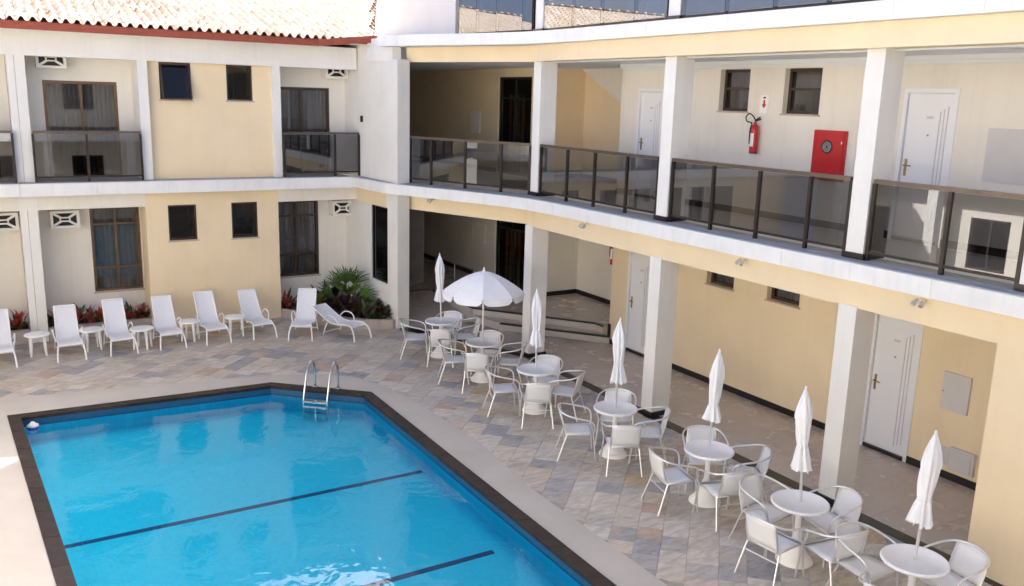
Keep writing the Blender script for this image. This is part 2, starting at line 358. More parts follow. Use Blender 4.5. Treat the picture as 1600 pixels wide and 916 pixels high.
def window(fr, par, a0, a1, z0, z1, fm, gm, cols=2, rows=None, inset=.08, fw=.05, cur=True, depth=.5, open_bottom=0, name='window', sill=True, curt=CURTAIN):
    """Opening > frame, one pane per light, curtain, dim room behind. rows: list of heights (fractions, bottom up)."""
    rows = rows or [1]; W = par
    f = MB()
    n0, n1 = -inset - .05, -inset
    fr.box(f, a0, a1, z0, z0 + fw, n0, n1); fr.box(f, a0, a1, z1 - fw, z1, n0, n1); fr.box(f, a0, a0 + fw, z0 + fw, z1 - fw, n0, n1); fr.box(f, a1 - fw, a1, z0 + fw, z1 - fw, n0, n1)
    root = f.build(name, fm, W)
    H = z1 - z0 - 2 * fw; Wd = a1 - a0 - 2 * fw; zz = z0 + fw
    for ri, rh in enumerate(rows):
        zt = zz + H * rh
        if ri < len(rows) - 1:
            b = MB(); fr.box(b, a0 + fw, a1 - fw, zt - fw * .4, zt + fw * .4, n0 + .004, n1 - .004); sub(b, 'transom', fm, root)
        for c in range(cols):
            s0 = a0 + fw + Wd * c / cols; s1 = a0 + fw + Wd * (c + 1) / cols
            if c < cols - 1:
                b = MB(); fr.box(b, s1 - fw * .45, s1 + fw * .45, zz + .012, zt - .012, n0 + .006, n1 + .006); sub(b, 'mullion', fm, root)
            b = MB()
            if open_bottom:
                q = [fr.pt(s0, zt, n1 + .004), fr.pt(s1, zt, n1 + .004), fr.pt(s1, zz - .02, n1 + open_bottom), fr.pt(s0, zz - .02, n1 + open_bottom)]
                up = Vector(q[0]) - Vector(q[3]); up.normalize(); nn = fr.n * .012
                b.add(q, [(3, 2, 1, 0)]); sub(b, 'pane', gm, root)
                e = MB(); qv = [Vector(x) for x in q]
                for i in range(4): e.bar(qv[i], qv[(i + 1) % 4], .03, .03, fr.n)
                sub(e, 'sash', fm, root)
            else:
                nm = (n0 + n1) / 2; b.add([fr.pt(s0, zz, nm), fr.pt(s1, zz, nm), fr.pt(s1, zt, nm), fr.pt(s0, zt, nm)], [(0, 1, 2, 3)]); sub(b, 'pane', gm, root)
        zz = zt
    if cur:
        b = MB(); g = (a1 - a0) * .03; curtain(fr, b, a0 + g, a1 - g, z0 + .03, z1 - .02, n0 - .09); sub(b, 'curtain', curt, root)
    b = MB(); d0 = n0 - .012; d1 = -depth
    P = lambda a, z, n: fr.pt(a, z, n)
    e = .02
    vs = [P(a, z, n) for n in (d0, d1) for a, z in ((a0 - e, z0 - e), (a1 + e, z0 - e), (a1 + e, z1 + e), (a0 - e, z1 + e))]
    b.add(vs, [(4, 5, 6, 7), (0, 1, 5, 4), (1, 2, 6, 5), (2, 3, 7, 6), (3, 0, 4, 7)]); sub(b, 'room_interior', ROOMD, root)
    if sill:
        b = MB(); fr.box(b, a0 - .03, a1 + .03, z0 - .03, z0 - .002, -inset + .002, .018); sub(b, 'sill', GRAN if sill == 2 else CURB, root)
    return root
def sub(mb, name, m, parent):
    o = mb.build(name, m); o.parent = parent; return o        # parent already carries the world offset

def door(fr, par, a0, a1, z0, z1, hinge_right=True, m=None):
    """Framed white door set back in its opening; the lever is on the a0 side."""
    fw = .06; f = MB(); n0, n1 = -.13, .012
    fr.box(f, a0, a0 + fw, z0, z1, n0, n1); fr.box(f, a1 - fw, a1, z0, z1, n0, n1); fr.box(f, a0 + fw, a1 - fw, z1 - fw, z1, n0, n1)
    root = f.build('door_frame', DOORW, par)
    d = MB(); fr.box(d, a0 + fw + .004, a1 - fw - .004, z0 + .012, z1 - fw - .004, -.07, -.03); leaf = sub(d, 'door_leaf', DOORW, root)
    t_ = MB(); fr.box(t_, a0 + fw + .002, a1 - fw - .002, z0 + .003, z0 + .055, -.029, .014); sub(t_, 'threshold', GRAN, root)
    for k in range(3):  # leaf grooves as raised strips, their shadow put into the grey colour
        g = MB(); a = a1 - fw - .10 - k * .055; zt = z1 - .24 - k * .035; zb = z0 + .22 - k * .03
        g.add([fr.pt(a, zb, -.03), fr.pt(a + .016, zb, -.03), fr.pt(a + .016, zt, -.03), fr.pt(a, zt, -.03), fr.pt(a + .004, zb, -.021), fr.pt(a + .012, zb, -.021), fr.pt(a + .012, zt, -.021), fr.pt(a + .004, zt, -.021)],
              [(4, 5, 6, 7), (0, 1, 5, 4), (1, 2, 6, 5), (2, 3, 7, 6), (3, 0, 4, 7)]); sub(g, 'groove_shade', PANEL, root)
    g = MB(); a = a0 + fw + .05; fr.box(g, a, a + .035, z0 + .93, z0 + 1.17, -.03, -.02)
    g.tube([fr.pt(a + .018, z0 + 1.08, -.02), fr.pt(a + .018, z0 + 1.08, .03), fr.pt(a + .04, z0 + 1.08, .035), fr.pt(a + .14, z0 + 1.075, .035)], .009, 7); sub(g, 'door_lever', BRASS, root)
    g = MB(); mid = (a0 + a1) / 2; fr.box(g, mid - .012, mid + .012, z0 + 1.50, z0 + 1.524, -.03, -.022); sub(g, 'peephole', BRASS, root)
    g = MB(); fr.box(g, mid - .05, mid + .05, z0 + 1.74, z0 + 1.775, -.03, -.025); sub(g, 'number_plate', PANEL, root)
    return root

def railing(pts, par, z0, z1, post_at, zb=.10, gn=0.):
    """pts: (x,y) post positions, first and last included; rail, posts and one pane per gap are parts."""
    P = [Vector((x, y, 0)) for x, y in pts]
    r = MB(); r.bar(P[0] + Vector((0, 0, z1)), P[-1] + Vector((0, 0, z1)), .075, .05); root = r.build('top_rail', RAILTOP, par)
    b = MB(); b.bar(P[0] + Vector((0, 0, z0 + zb)), P[-1] + Vector((0, 0, z0 + zb)), .03, .035); sub(b, 'bottom_rail', BRONZE, root)
    d = (P[-1] - P[0]).normalized(); nn = Vector((d.y, -d.x, 0))
    for i, p in enumerate(P):
        c = p - d * .0
        b = MB(); b.bar(c + Vector((0, 0, z0)), c + Vector((0, 0, z1 - .027)), .05, .045, up=tuple(d)); sub(b, 'post', BRONZE, root)
    for i in range(len(P) - 1):
        a = P[i] + d * (.003 if gn else .027); e = P[i + 1] - d * (.003 if gn else .027)
        b = MB(); vs = []
        for n in (gn - .004, gn + .004):
            vs += [a + nn * n + Vector((0, 0, z0 + zb + .02)), e + nn * n + Vector((0, 0, z0 + zb + .02)), e + nn * n + Vector((0, 0, z1 - .03)), a + nn * n + Vector((0, 0, z1 - .03))]
        b.add(vs[4:], [(0, 1, 2, 3)]); sub(b, 'glass_pane', RAILGLASS, root)
    return root

# ------------------------------------------------------------------ ground, pool, patio
POOL_OUT = [(.64, 3.0), (5.46, 3.0), (5.63, 13.72), (4.25, 15.0), (.13, 15.20)]
POOL_IN = [(.80, 3.2), (5.29, 3.2), (5.46, 13.62), (4.18, 14.82), (.29, 15.02)]
DECK = [(-1.2, 1.5), (6.02, 1.5), (6.02, 9.2)] + [(6.2, 10.9), (6.15, 12.2), (6.12, 12.9), (5.98, 13.9), (5.7, 14.65), (5.2, 15.12), (4.4, 15.42), (2.7, 15.75), (1.5, 15.95), (0, 16.15), (-1.2, 16.25)]
g = MB().ring([(-250, -250), (250, -250), (250, 250), (-250, 250)], POOL_OUT, None, -.055); struct(g.build('ground', GRASS))
patio = struct(MB().ring([(-4.0, -4), (9.22, -4), (9.22, 14.5), (7.9, 17.5), (7.9, 19.62), (-4.0, 19.62)], [(.58, 2.95), (5.6, 2.95), (5.7, 13.78), (4.3, 15.07), (.09, 15.26)], None, -.008).build('patio', MORTAR))
# flagstones laid on the diagonal; the 300 nearest are parts, the rest one stuff part
def in_patio(x, y):
    if y > 19.5 or x < -1.3 or y < .5: return False
    if x > 9.25 or (y > 14.4 and x > 9.25 - (y - 14.4) * .437): return False
    if x > 7.9 and y > 17.3: return False
    def deep(px, py):
        return px < 5.95 and py < 15.55 - .05 * px and (px + py * 1.05) < 20.48
    return not deep(x, y)
stones = []
u_, v_ = Vector((.7071, .7071)), Vector((-.7071, .7071))
row = 0; q = -13.0
while q < 20:
    hgt = rnd.choice([.31, .34, .36]); p = -3 + rnd.uniform(0, .3)
    while p < 23:
        wd = rnd.choice([.30, .33, .36, .40, .48])
        c = u_ * (p + wd / 2) + v_ * (q + hgt / 2)
        if in_patio(c.x, c.y): stones.append((c.x, c.y, wd, hgt))
        p += wd
    q += hgt
def stone_piece(mb, wd, hgt, cx=0, cy=0, dz=0):
    j = .0022; vs = []
    for z, e in ((-.012, 0), (-.002, 0), (.0, .004)):
        for a, b in ((-1, -1), (1, -1), (1, 1), (-1, 1)):
            l = (u_ * a * (wd / 2 - j - e) + v_ * b * (hgt / 2 - j - e)); vs.append((cx + l.x, cy + l.y, z + dz))
    fs = [(8, 9, 10, 11)]
    for r in range(2):
        for i in range(4): fs.append((r * 4 + i, r * 4 + (i + 1) % 4, r * 4 + 4 + (i + 1) % 4, r * 4 + 4 + i))
    mb.add(vs, fs)
vis = lambda s: (lambda w_: (w_.dot(_F) > 0 and abs(w_.dot(_R) / w_.dot(_F)) < .60 and abs(w_.dot(_U) / w_.dot(_F)) < .345))(Vector((s[0], s[1], -5.08)))
near = sorted([s for s in stones if vis(s)], key=lambda s: s[0] ** 2 + s[1] ** 2)
n300 = near[:300]; keep = set(map(id, n300)); meshes = {}
for (x, y, wd, hgt) in n300:
    k = (wd, hgt)
    if k not in meshes:
        b = MB(); stone_piece(b, wd, hgt); o = b.build('flagstone', STONE, patio); meshes[k] = o.data
    else:
        o = bpy.data.objects.new('flagstone', meshes[k]); C.objects.link(o); o.parent = patio
    o.location = (x, y, rnd.uniform(-.0015, .0015)); o.rotation_euler = (rnd.uniform(-.002, .002), rnd.uniform(-.002, .002), 0)
b = MB()
for s in stones:
    if id(s) not in keep: stone_piece(b, s[2], s[3], s[0], s[1], rnd.uniform(-.0015, .0015))
stuff(b.build('flagstone_paving', STONE, patio))
deck = struct(MB().ring(DECK, POOL_OUT, None, .005).build('pool_deck', DECKG))
# coping slabs
b = MB()
for i in range(5):
    j = (i + 1) % 5; b.add([(*POOL_OUT[i], -.032), (*POOL_OUT[j], -.032), (*POOL_IN[j], -.032), (*POOL_IN[i], -.032)], [(0, 1, 2, 3)])
cop = struct(b.build('pool_coping', GRAN))
for i in range(5):
    o0, o1 = Vector(POOL_OUT[i]), Vector(POOL_OUT[(i + 1) % 5]); i0, i1 = Vector(POOL_IN[i]), Vector(POOL_IN[(i + 1) % 5])
    k = max(1, round((o1 - o0).length / .75))
    for j in range(k):
        ta, tb = j / k + .0004, (j + 1) / k - .0004
        P = [o0.lerp(o1, ta), o0.lerp(o1, tb), i0.lerp(i1, tb), i0.lerp(i1, ta)]
        d = (i0 - o0).lerp(i1 - o1, .5).normalized()
        P[2] += d * .02; P[3] += d * .02
        MB().prism([(p.x, p.y) for p in P], -.031, .018 + rnd.uniform(-.001, .001)).build('coping_slab', COPE, cop)
b = MB(); D0 = -.40
b.prism(POOL_IN, None, D0)
for i in range(5):
    (xa, ya), (xb, yb) = POOL_IN[i], POOL_IN[(i + 1) % 5]; b.add([(xa, ya, D0), (xb, yb, D0), (xb, yb, -.151), (xa, ya, -.151)], [(3, 2, 1, 0)])
basin = struct(b.build('pool_basin', POOLT))
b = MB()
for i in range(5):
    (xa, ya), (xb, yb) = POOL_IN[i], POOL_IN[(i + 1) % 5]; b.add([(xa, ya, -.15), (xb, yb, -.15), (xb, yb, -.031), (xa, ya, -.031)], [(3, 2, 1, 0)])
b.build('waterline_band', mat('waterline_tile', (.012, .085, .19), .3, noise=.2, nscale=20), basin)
for y in (11.12, 8.54, 6.0):
    MB().box((.30 + (15 - y) * .0425, y - .045, D0 + .001), (5.36 - (11.12 - y) * .10, y + .045, D0 + .005)).build('lane_line', LANE, basin)
struct(MB().prism(POOL_IN, None, -.13).build('pool_water', WATER))

# ------------------------------------------------------------------ right wing (curved, three storeys)
EDGE2 = [(7.49, 19.27), (7.56, 18.5), (7.62, 17.75)]
CURVE = smooth_path([Vector((7.62, 17.75)), Vector((7.80, 17.36)), Vector((8.05, 16.75)), Vector((8.43, 15.95)), Vector((8.90, 14.78)), Vector((9.06, 14.1)), Vector((9.14, 13.1)), Vector((9.15, 12.0))], 6)
EDGE2 += [(p.x, p.y) for p in CURVE[1:]] + [(9.15, 8.0), (9.15, 4.0), (9.15, 1.4)]
wing = thing('hotel_wing', 'three-storey curved hotel wing with tinted glass railings, white doors and yellow beams', 'building', (11.4, 10, 0), world=True)
FW = Frame((11.42, 16.2), (11.42, 1.4))                     # s grows towards -Y, n = -X
sY = lambda y: 16.2 - y
def wing_wall(z, zt, m, name, holes):
    b = MB(); FW.wall(b, sY(14.5), sY(1.4), z, zt, holes, .2); return b.build(name, m, wing)
F2, F3 = 3.24, 6.33
lowh = [(sY(13.95), sY(13.18), 0, 2.15), (sY(8.10), sY(7.28), 0, 2.15), (sY(11.68), sY(11.0), 1.87, 2.55), (sY(10.22), sY(9.52), 1.87, 2.55)]
uph = [(sY(13.95), sY(13.18), F2, 5.36), (sY(8.04), sY(7.21), F2, 5.39), (sY(11.72), sY(11.02), 4.99, 5.70), (sY(10.26), sY(9.52), 4.98, 5.70)]
toph = [(sY(13.95), sY(13.18), F3, 8.48), (sY(8.04), sY(7.21), F3, 8.48)]
wing_wall(-.02, 2.70, YELLOW, 'wall', lowh); wing_wall(F2 - .02, 5.86, CREAM, 'wall', uph); wing_wall(F3 - .02, 9.3, CREAM, 'wall', toph)
for hs in (lowh, uph, toph):
    for h in hs:
        if h[2] in (0, F2, F3): door(FW, wing, *h)
        else: window(FW, wing, *h, WOODF, WINGLASS, cols=1, rows=[.55, .45], inset=.11, fw=.05, sill=True, depth=.55)
# skirting strips
b = MB()
for a, c in ((14.5, 13.95), (13.18, 8.10), (7.28, 5.0)): FW.box(b, sY(a) , sY(c), 0.002, .11, .002, .016)
b.build('skirting', GRAN, wing)
b = MB()
for a, c in ((14.5, 13.95), (13.18, 8.04), (7.21, 1.5)): FW.box(b, sY(a), sY(c), F2 + .002, F2 + .11, .002, .016)
b.build('skirting', GRAN, wing)
# alcove and back corridor walls (both floors)
for z, zt, lev, m in ((-.02, 2.70, .34, CREAM), (F2 - .02, 5.86, F2, CREAM), (F3 - .02, 9.3, F3, CREAM)):
    Frame((11.62, 14.5), (12.97, 14.5)).wall(b := MB(), 0, 1.35, z, zt, (), .15); b.build('alcove_wall', m, wing)
    fa = Frame((12.80, 17.80), (12.80, 14.5)); fa.wall(b := MB(), 0, 3.30, z, zt, (), .15); b.build('alcove_wall', YELLOW if lev > 1 else m, wing)
    fb = Frame((11.52, 17.66), (12.95, 17.66)); fb.wall(b := MB(), 0, 1.279, z, zt, (), .15); b.build('alcove_wall', YELLOW if lev > 1 else m, wing)
    if lev == F3: continue
    hole = (28 - 19.62, 28 - 18.05, lev, lev + (1.95 if lev < 1 else 2.38))
    fc = Frame((11.52, 28), (11.52, 17.64)); fc.wall(b := MB(), 0, 10.2, z, zt, (hole,), .16); b.build('corridor_wall', YELLOW if lev > 1 else m, wing)
    b = MB(); fc.box(b, 0, 8.36, lev + .002, lev + .11, .002, .016); fc.box(b, 9.97, 10.34, lev + .002, lev + .11, .002, .016); b.build('skirting', GRAN, wing)
    if lev < 1 or lev == F2:
        b = MB(); fa.box(b, .156, 3.2, lev + .002, lev + .11, .002, .016); fb.box(b, 0, 1.26, lev + .002, lev + .11, .002, .016); b.build('skirting', GRAN, wing)
    wd = window(fc, wing, hole[0], hole[1], hole[2], hole[3], BLACK, WINGLASS, cols=2, rows=[.8, .2], inset=.05, fw=.06, cur=False, depth=1.2, name='lobby_door', sill=False)
    for k in range(4):
        s = hole[0] + .38 + k * .20; b = MB(); fc.box(b, s, s + .10, lev + .05, hole[3] - .42, -.135, -.112); sub(b, 'wooden_slat', ORANGEW, wd)
    Frame((7.95, 20.4), (7.95, 28)).wall(b := MB(), 0, 7.6, z, zt, (), -.15); b.build('corridor_wall', m, wing)
    MB().box((7.9, 28.02, z), (11.7, 28.2, zt)).build('corridor_wall', m, wing)
    if lev < F3 - 1:
        for (ya, yb, za, zb) in ((21.35, 20.80, 1.36, 1.78), (20.55, 20.10, 1.30, 1.80)) if lev < 1 else ((21.0, 20.5, 4.19, 4.75),):
            b = MB(); fc.box(b, 28 - ya, 28 - yb, za, zb, .002, .02); b.build('meter_panel', CREAM, wing)
for nm_, a_, c_ in (('rear_wall', (13.95, 1.4, -.05), (14.15, 28.2, 6.3)), ('gable_wall', (9.62, 1.3, -.05), (14.1, 1.45, 9.3)), ('rear_wall', (13.95, 1.4, 6.3), (14.15, 22.0, 9.3))):
    MB().box(a_, c_).build(nm_, CREAM, wing)
# stair flight seen from the upper corridor
b = MB(); x0_, x1_ = 12.50, 12.79
b.add([(x0_, 17.45, 5.84), (x0_, 14.7, 5.84), (x0_, 14.7, 4.50), (x1_, 17.45, 5.84), (x1_, 14.7, 5.84), (x1_, 14.7, 4.50)], [(0, 1, 2), (5, 4, 3), (0, 3, 4, 1), (0, 2, 5, 3), (1, 4, 5, 2)]); b.build('stair_soffit', CREAM, wing)

# slabs: ceiling core, yellow beams, white ledge panels, dark ledge top, corridor floor
def level(zc, zf, ledge_bottom, fas_bottom, first):
    edge = EDGE2 if first else [(7.60, 18.08)] + EDGE2[2:]
    core = [(7.9, 19.1), (8.30, 17.85), (9.52, 14.9), (9.52, 1.4), (14.0, 1.4), (14.0, 28.2), (7.9, 28.2)]
    MB().prism(core, zc, zf - .03).build('floor_slab', CEIL, wing)
    # ledge: panels about a metre long with fine joints
    pts = [Vector(p) for p in edge]; seg = []; acc = [pts[0]]; ln = 0; led = None
    dense = []
    for a, c in zip(pts, pts[1:]):
        k = max(1, int((c - a).length / .18)); dense += [a.lerp(c, i / k) for i in range(k)]
    dense.append(pts[-1])
    nrm = []
    for i in range(len(dense)):
        d = (dense[min(i + 1, len(dense) - 1)] - dense[max(i - 1, 0)]).normalized(); nrm.append(Vector((-d.y, d.x)))
    i = 0
    while i < len(dense) - 1:
        j = min(i + 6, len(dense) - 1); b = MB(); rows = []
        for k in range(i, j + 1):
            p = dense[k]; n = nrm[k]
            if k == i and i: p = p + (dense[k + 1] - p).normalized() * .002
            if k == j and j < len(dense) - 1: p = p - (p - dense[k - 1]).normalized() * .002
            inn = p + n * .62; a2 = p + n * .006
            rows += [(p.x, p.y, ledge_bottom), (p.x, p.y, zf - .018), (a2.x, a2.y, zf - .010), (inn.x, inn.y, zf - .008), (inn.x, inn.y, ledge_bottom)]
        m = j - i + 1; fs = []
        for k in range(m - 1):
            for e in range(5): fs.append((k * 5 + e, k * 5 + (e + 1) % 5, k * 5 + 5 + (e + 1) % 5, k * 5 + 5 + e))
        fs += [tuple(range(4, -1, -1)), tuple(range((m - 1) * 5, m * 5))]
        b.add(rows, fs); b.build('ledge_panel', LEDGE, wing); i = j
    # grey concrete strip on top of the ledge behind its white rim
    b = MB(); vs = []
    for p, n in zip(dense, nrm):
        a = p + n * .10; c = p + n * .60; vs += [(a.x, a.y, zf - .004), (c.x, c.y, zf - .004)]
    b.add(vs, [(2 * k, 2 * k + 2, 2 * k + 3, 2 * k + 1) for k in range(len(dense) - 1)]); b.build('ledge_top', CONC, wing)
    # beams
    def beam(p, q, z0, z1, th, m, nm='beam'):
        f = Frame(p, q); bb = MB(); f.box(bb, 0, f.L, z0, z1, -th, 0); bb.build(nm, m, wing)
    beam((9.30, 14.60), (9.30, 1.4), fas_bottom, ledge_bottom - .001, .30, YELLOW)
    beam((8.16, 17.80), (9.47, 14.61), fas_bottom, ledge_bottom - .001, .28, YELLOW)
    beam((7.70, 19.60 if first else 18.9), (7.815, 17.75), fas_bottom, ledge_bottom - .001, .2, YELLOW if first else WHITE)
level(2.68, F2, 3.01, 2.65, True)
level(5.83, F3, 6.10, 5.80, False)
for zc in (2.655, 5.80):                                    # cornice along the inner wall top
    b = MB(); FW.box(b, sY(14.45), sY(1.5), zc - .08, zc + .03, .002, .05); FW.box(b, sY(14.45), sY(1.5), zc - .035, zc + .03, .05, .10); b.build('cornice', CEIL, wing)
    b = MB()
    b.box((9.62, 1.5, zc - .02), (9.72, 14.4, zc + .03)); b.build('cornice', CEIL, wing)
for (z, lev) in ((5.83, F2),):
    for y in (6.0, 9.0, 12.4, 15.6):
        MB().lathe([(.0, z - .012), (.075, z - .012), (.085, z - .001)], 16, (10.5, y)).build('downlight', PANEL, wing)
# columns: ground floor, first floor, second floor
def column(x0, x1, y0, y1, z0, z1, skirt=True):
    b = MB(); b.box((x0, y0, z0), (x1, y1, z1)); o = b.build('column', WHITE, wing)
    if skirt:
        e = .028; b = MB().box((x0 - e, y0 - e, z0 + .001), (x1 + e, y1 + e, z0 + .075)); sub(b, 'column_skirt', GRAN, o)
for y in (14.34, 10.53, 6.84):
    column(9.275, 9.655, y, y + .27, .0, 2.67)
    column(9.43, 9.80, y + .12, y + .38, F2, 5.84)
    column(9.43, 9.80, y + .12, y + .38, F3, 9.3)
column(9.43, 9.80, 4.74, 5.0, F2, 5.84); column(9.43, 9.80, 4.74, 5.0, F3, 9.3)
pier = [(7.82, 17.52), (8.14, 17.60), (8.08, 17.95), (7.80, 17.9)]
MB().prism(pier, 0, 5.84).build('corner_pier', WHITE, wing)
# side wall between the pier and the recess of the other wing, with a dark window on the ground floor
fs_ = Frame((7.735, 20.42), (7.80, 17.90))
b = MB(); fs_.wall(b, 0, fs_.L, .0, 3.0, ((1.52, 2.42, .92, 2.66),), .12); b.build('side_wall', WHITE, wing)
window(fs_, wing, 1.52, 2.42, .92, 2.66, BLACK, DARKGLASS, cols=1, inset=.03, fw=.04, cur=False, depth=.9, sill=False)
b = MB(); fs_.wall(b, 0, fs_.L, 3.235, 6.3, (), .12); b.build('side_wall', WHITE, wing)
b = MB(); fs_.box(b, 1.05, 1.11, 4.48, 4.62, .002, .05); b.build('wall_light', BRONZE, wing)
# solid yellow end wall on the ground floor
MB().box((9.303, 1.4, 0), (9.60, 5.06, 2.649)).build('end_wall', YELLOW, wing)
b = MB().box((9.61, 4.98, -.02), (11.40, 5.06, 2.66)); b.build('end_wall', CREAM, wing)
# white parapet wall on the top floor beside the tiled roof
f3 = Frame((8.26, 19.32), (8.93, 17.05)); b = MB(); f3.wall(b, 0, f3.L, F3 - .004, 9.3, (), .15); b.build('parapet_wall', PANEL, wing)
f4 = Frame((14.0, 21.66), (8.262, 19.327)); b = MB(); f4.wall(b, 0, f4.L, 5.9, 9.3, (), .15); b.build('parapet_wall', WHITE, wing)
# railings
RT = .985
railing([(8.17, 17.62), (8.40, 17.06), (8.76, 16.20), (9.13, 15.36), (9.42, 14.74)], wing, F2, F2 + RT, 0)
railing([(9.47, 14.42), (9.47, 13.52), (9.47, 12.67), (9.47, 11.76), (9.47, 10.95)], wing, F2, F2 + RT, 0)
railing([(9.47, 10.61), (9.47, 9.70), (9.47, 8.79), (9.47, 7.90), (9.47, 7.26)], wing, F2, F2 + RT, 0)
railing([(9.47, 6.92), (9.47, 5.92), (9.47, 5.04)], wing, F2, F2 + RT, 0)
railing([(9.00, 16.95), (9.10, 16.40), (9.22, 15.80), (9.36, 15.05), (9.42, 14.78)], wing, F3, F3 + .93, 0, .05, .034)
railing([(9.47, 14.42), (9.47, 13.52), (9.47, 12.67), (9.47, 11.76), (9.47, 10.95)], wing, F3, F3 + .93, 0, .05, .034)
railing([(9.47, 10.61), (9.47, 9.70), (9.47, 8.79), (9.47, 7.90), (9.47, 7.26)], wing, F3, F3 + .93, 0, .05, .034)
railing([(9.47, 6.92), (9.47, 5.92), (9.47, 5.04)], wing, F3, F3 + .93, 0, .05, .034)
# roof over the top storey
MB().prism([(8.2, 19.35), (8.95, 14.8), (8.95, 1.2), (14.2, 1.2), (14.2, 21.8)], 9.3, 9.55).build('roof_slab', WHITE, wing)
# wall cabinets
b = MB(); FW.box(b, sY(6.73), sY(6.10), 4.20, 4.89, .002, .03); b.build('meter_cabinet', PANEL, wing)
o = MB(); FW.box(o, sY(6.87), sY(6.47), 1.0, 1.54, .002, .035); o = o.build('meter_cabinet', PANEL, wing)
b = MB(); FW.box(b, sY(6.85), sY(6.84), 1.25, 1.27, .036, .045); sub(b, 'latch', BRONZE, o)
o = MB(); FW.box(o, sY(6.62), sY(6.26), .17, .50, .002, .05); o = o.build('meter_cabinet', PANEL, wing)
b = MB(); FW.box(b, sY(6.58), sY(6.30), .205, .465, .051, .062); sub(b, 'cabinet_lid', PANEL, o)
b = MB(); FW.box(b, sY(6.86), sY(6.65), .20, .46, .002, .008); b.build('cover_plate', PANEL, wing)

# corridor floor (ground): porcelain tiles, ramp, landing, steps, black border
cor = struct(MB().prism([(9.22, -4), (11.45, -4), (11.45, 14.5), (13.0, 14.5), (13.0, 28), (7.9, 28), (7.9, 17.5), (9.22, 14.5)], -.05, -.010).build('corridor_floor', MORTAR))
tm = {}
def tile(mb_key, poly, z):
    b = MB().prism(poly, -.008 + z, z); return b.build('floor_tile', FLOOR, cor)
tw = .60; sh = None
for i in range(-1, 4):
    for j in range(0, 26):
        x0 = 9.40 + i * tw; y0 = 1.6 + j * tw; x1 = min(x0 + tw, 11.42); y1 = y0 + tw
        x0 = max(x0, 9.40)
        if x1 - x0 < .05: continue
        if y1 > 14.6 and x1 + (y1 - 14.4) * .80 > 11.6 + .25: continue
        if y1 > 18: continue
        b = MB().box((x0 + .0015, y0 + .0015, -.009), (x1 - .0015, y1 - .0015, 0)); b.build('floor_tile', FLOOR, cor)
for i in range(3):                                          # tiles between pier, ramp and column
    for j in range(5):
        x0 = 7.95 + i * .5; y0 = 14.5 + j * .6
        if x0 < 9.35 - (y0 - 14.4) * .437: continue
        MB().box((x0 + .0015, y0 + .0015, -.009), (min(x0 + .5, 9.4) - .0015, y0 + .6 - .0015, 0)).build('floor_tile', FLOOR, cor)
ramp = MB().add([(8.0, 17.55, .001), (9.63, 17.32, .001), (9.63, 19.5, .335), (8.0, 19.5, .335)], [(0, 1, 2, 3)]); struct(ramp.build('ramp', FLOOR))
land = MB().prism([(9.66, 17.36), (10.04, 16.84), (11.41, 14.98), (11.41, 14.69), (12.8, 14.52), (12.8, 17.66), (11.52, 17.66), (11.52, 28), (7.95, 28), (7.95, 19.52), (9.66, 19.52)], 0, .34)
land = struct(land.build('landing', FLOOR))
def nosing(p, q, z, th=.035, dep=.05):
    f = Frame(p, q); b = MB(); f.box(b, 0, f.L, z - th, z + .004, -dep, .012); return b
nosing((9.66, 17.36), (11.41, 14.98), .34).build('nosing', GRAN, land); nosing((11.41, 14.98), (11.41, 14.69), .34).build('nosing', GRAN, land)
nosing((9.66, 19.5), (9.66, 17.37), .34).build('nosing', GRAN, land); MB().box((7.97, 19.50, .341), (9.64, 19.60, .348)).build('nosing', GRAN, land)
b = MB(); f = Frame((9.66, 17.352), (11.405, 14.972)); f.box(b, 0, f.L, .175, .305, .001, .006); b.build('riser', DECKG, land)
st = struct(MB().prism([(9.66, 17.05), (9.84, 16.43), (11.40, 14.42), (11.40, 14.95), (9.66, 17.34)], 0, .17).build('step', FLOOR))
nosing((9.84, 16.43), (11.40, 14.42), .17).build('nosing', GRAN, st)
b = MB(); f = Frame((9.84, 16.43), (11.40, 14.42)); f.box(b, 0, f.L, .002, .134, .001, .005); b.build('riser', DECKG, st)
b = MB().box((9.645, 17.37, 0), (9.655, 19.5, .30)); b.build('riser', DECKG, land)
bord = MB().box((9.20, 1.4, -.03), (9.40, 14.42, .006)); bord = struct(bord.build('granite_border', GRAN))
b = MB().prism([(7.84, 17.46), (9.19, 14.40), (9.40, 14.44), (8.05, 17.52)], -.03, .007); b.build('border_strip', GRAN, bord)
b = MB().box((9.40, 5.06, -.03), (11.40, 5.20, .006)); b.build('border_strip', GRAN, bord)

b = MB().box((11.385, 14.42, .002), (11.40, 14.50, .44)); b.build('skirting', GRAN, wing)
# handrail on the landing
hr = thing('stair_handrail', 'steel tube handrail on two posts beside the ramp', 'handrail', (9.72, 18.4, .34), world=True)
b = MB().tube([(9.72, 19.45, 1.19), (9.72, 18.4, 1.19), (9.72, 17.42, 1.19)], .022, 8); b.build('top_tube', STEEL, hr)
b = MB().tube([(9.72, 19.45, .80), (9.72, 17.42, .80)], .014, 8); b.build('mid_tube', STEEL, hr)
for y in (19.42, 18.42, 17.45): MB().tube([(9.72, y, .34), (9.72, y, 1.18)], .02, 8).build('post', STEEL, hr)

# ------------------------------------------------------------------ left wing (two storeys, tiled roof)
LW = thing('hotel_wing', 'two-storey cream hotel wing with red eave and pale tiled roof behind the sun loungers', 'building', (3, 21, 0), world=True)
FL = Frame((-6.0, 19.60), (8.0, 19.60)); sx = lambda x: x + 6.0
FB = Frame((-6.0, 20.40), (8.0, 20.40)); FU = Frame((-6.0, 19.74), (8.0, 19.74))
BAYS = [(-5.2, -3.3), (-1.05, .73), (1.04, 3.03), (5.83, 7.74)]      # recesses
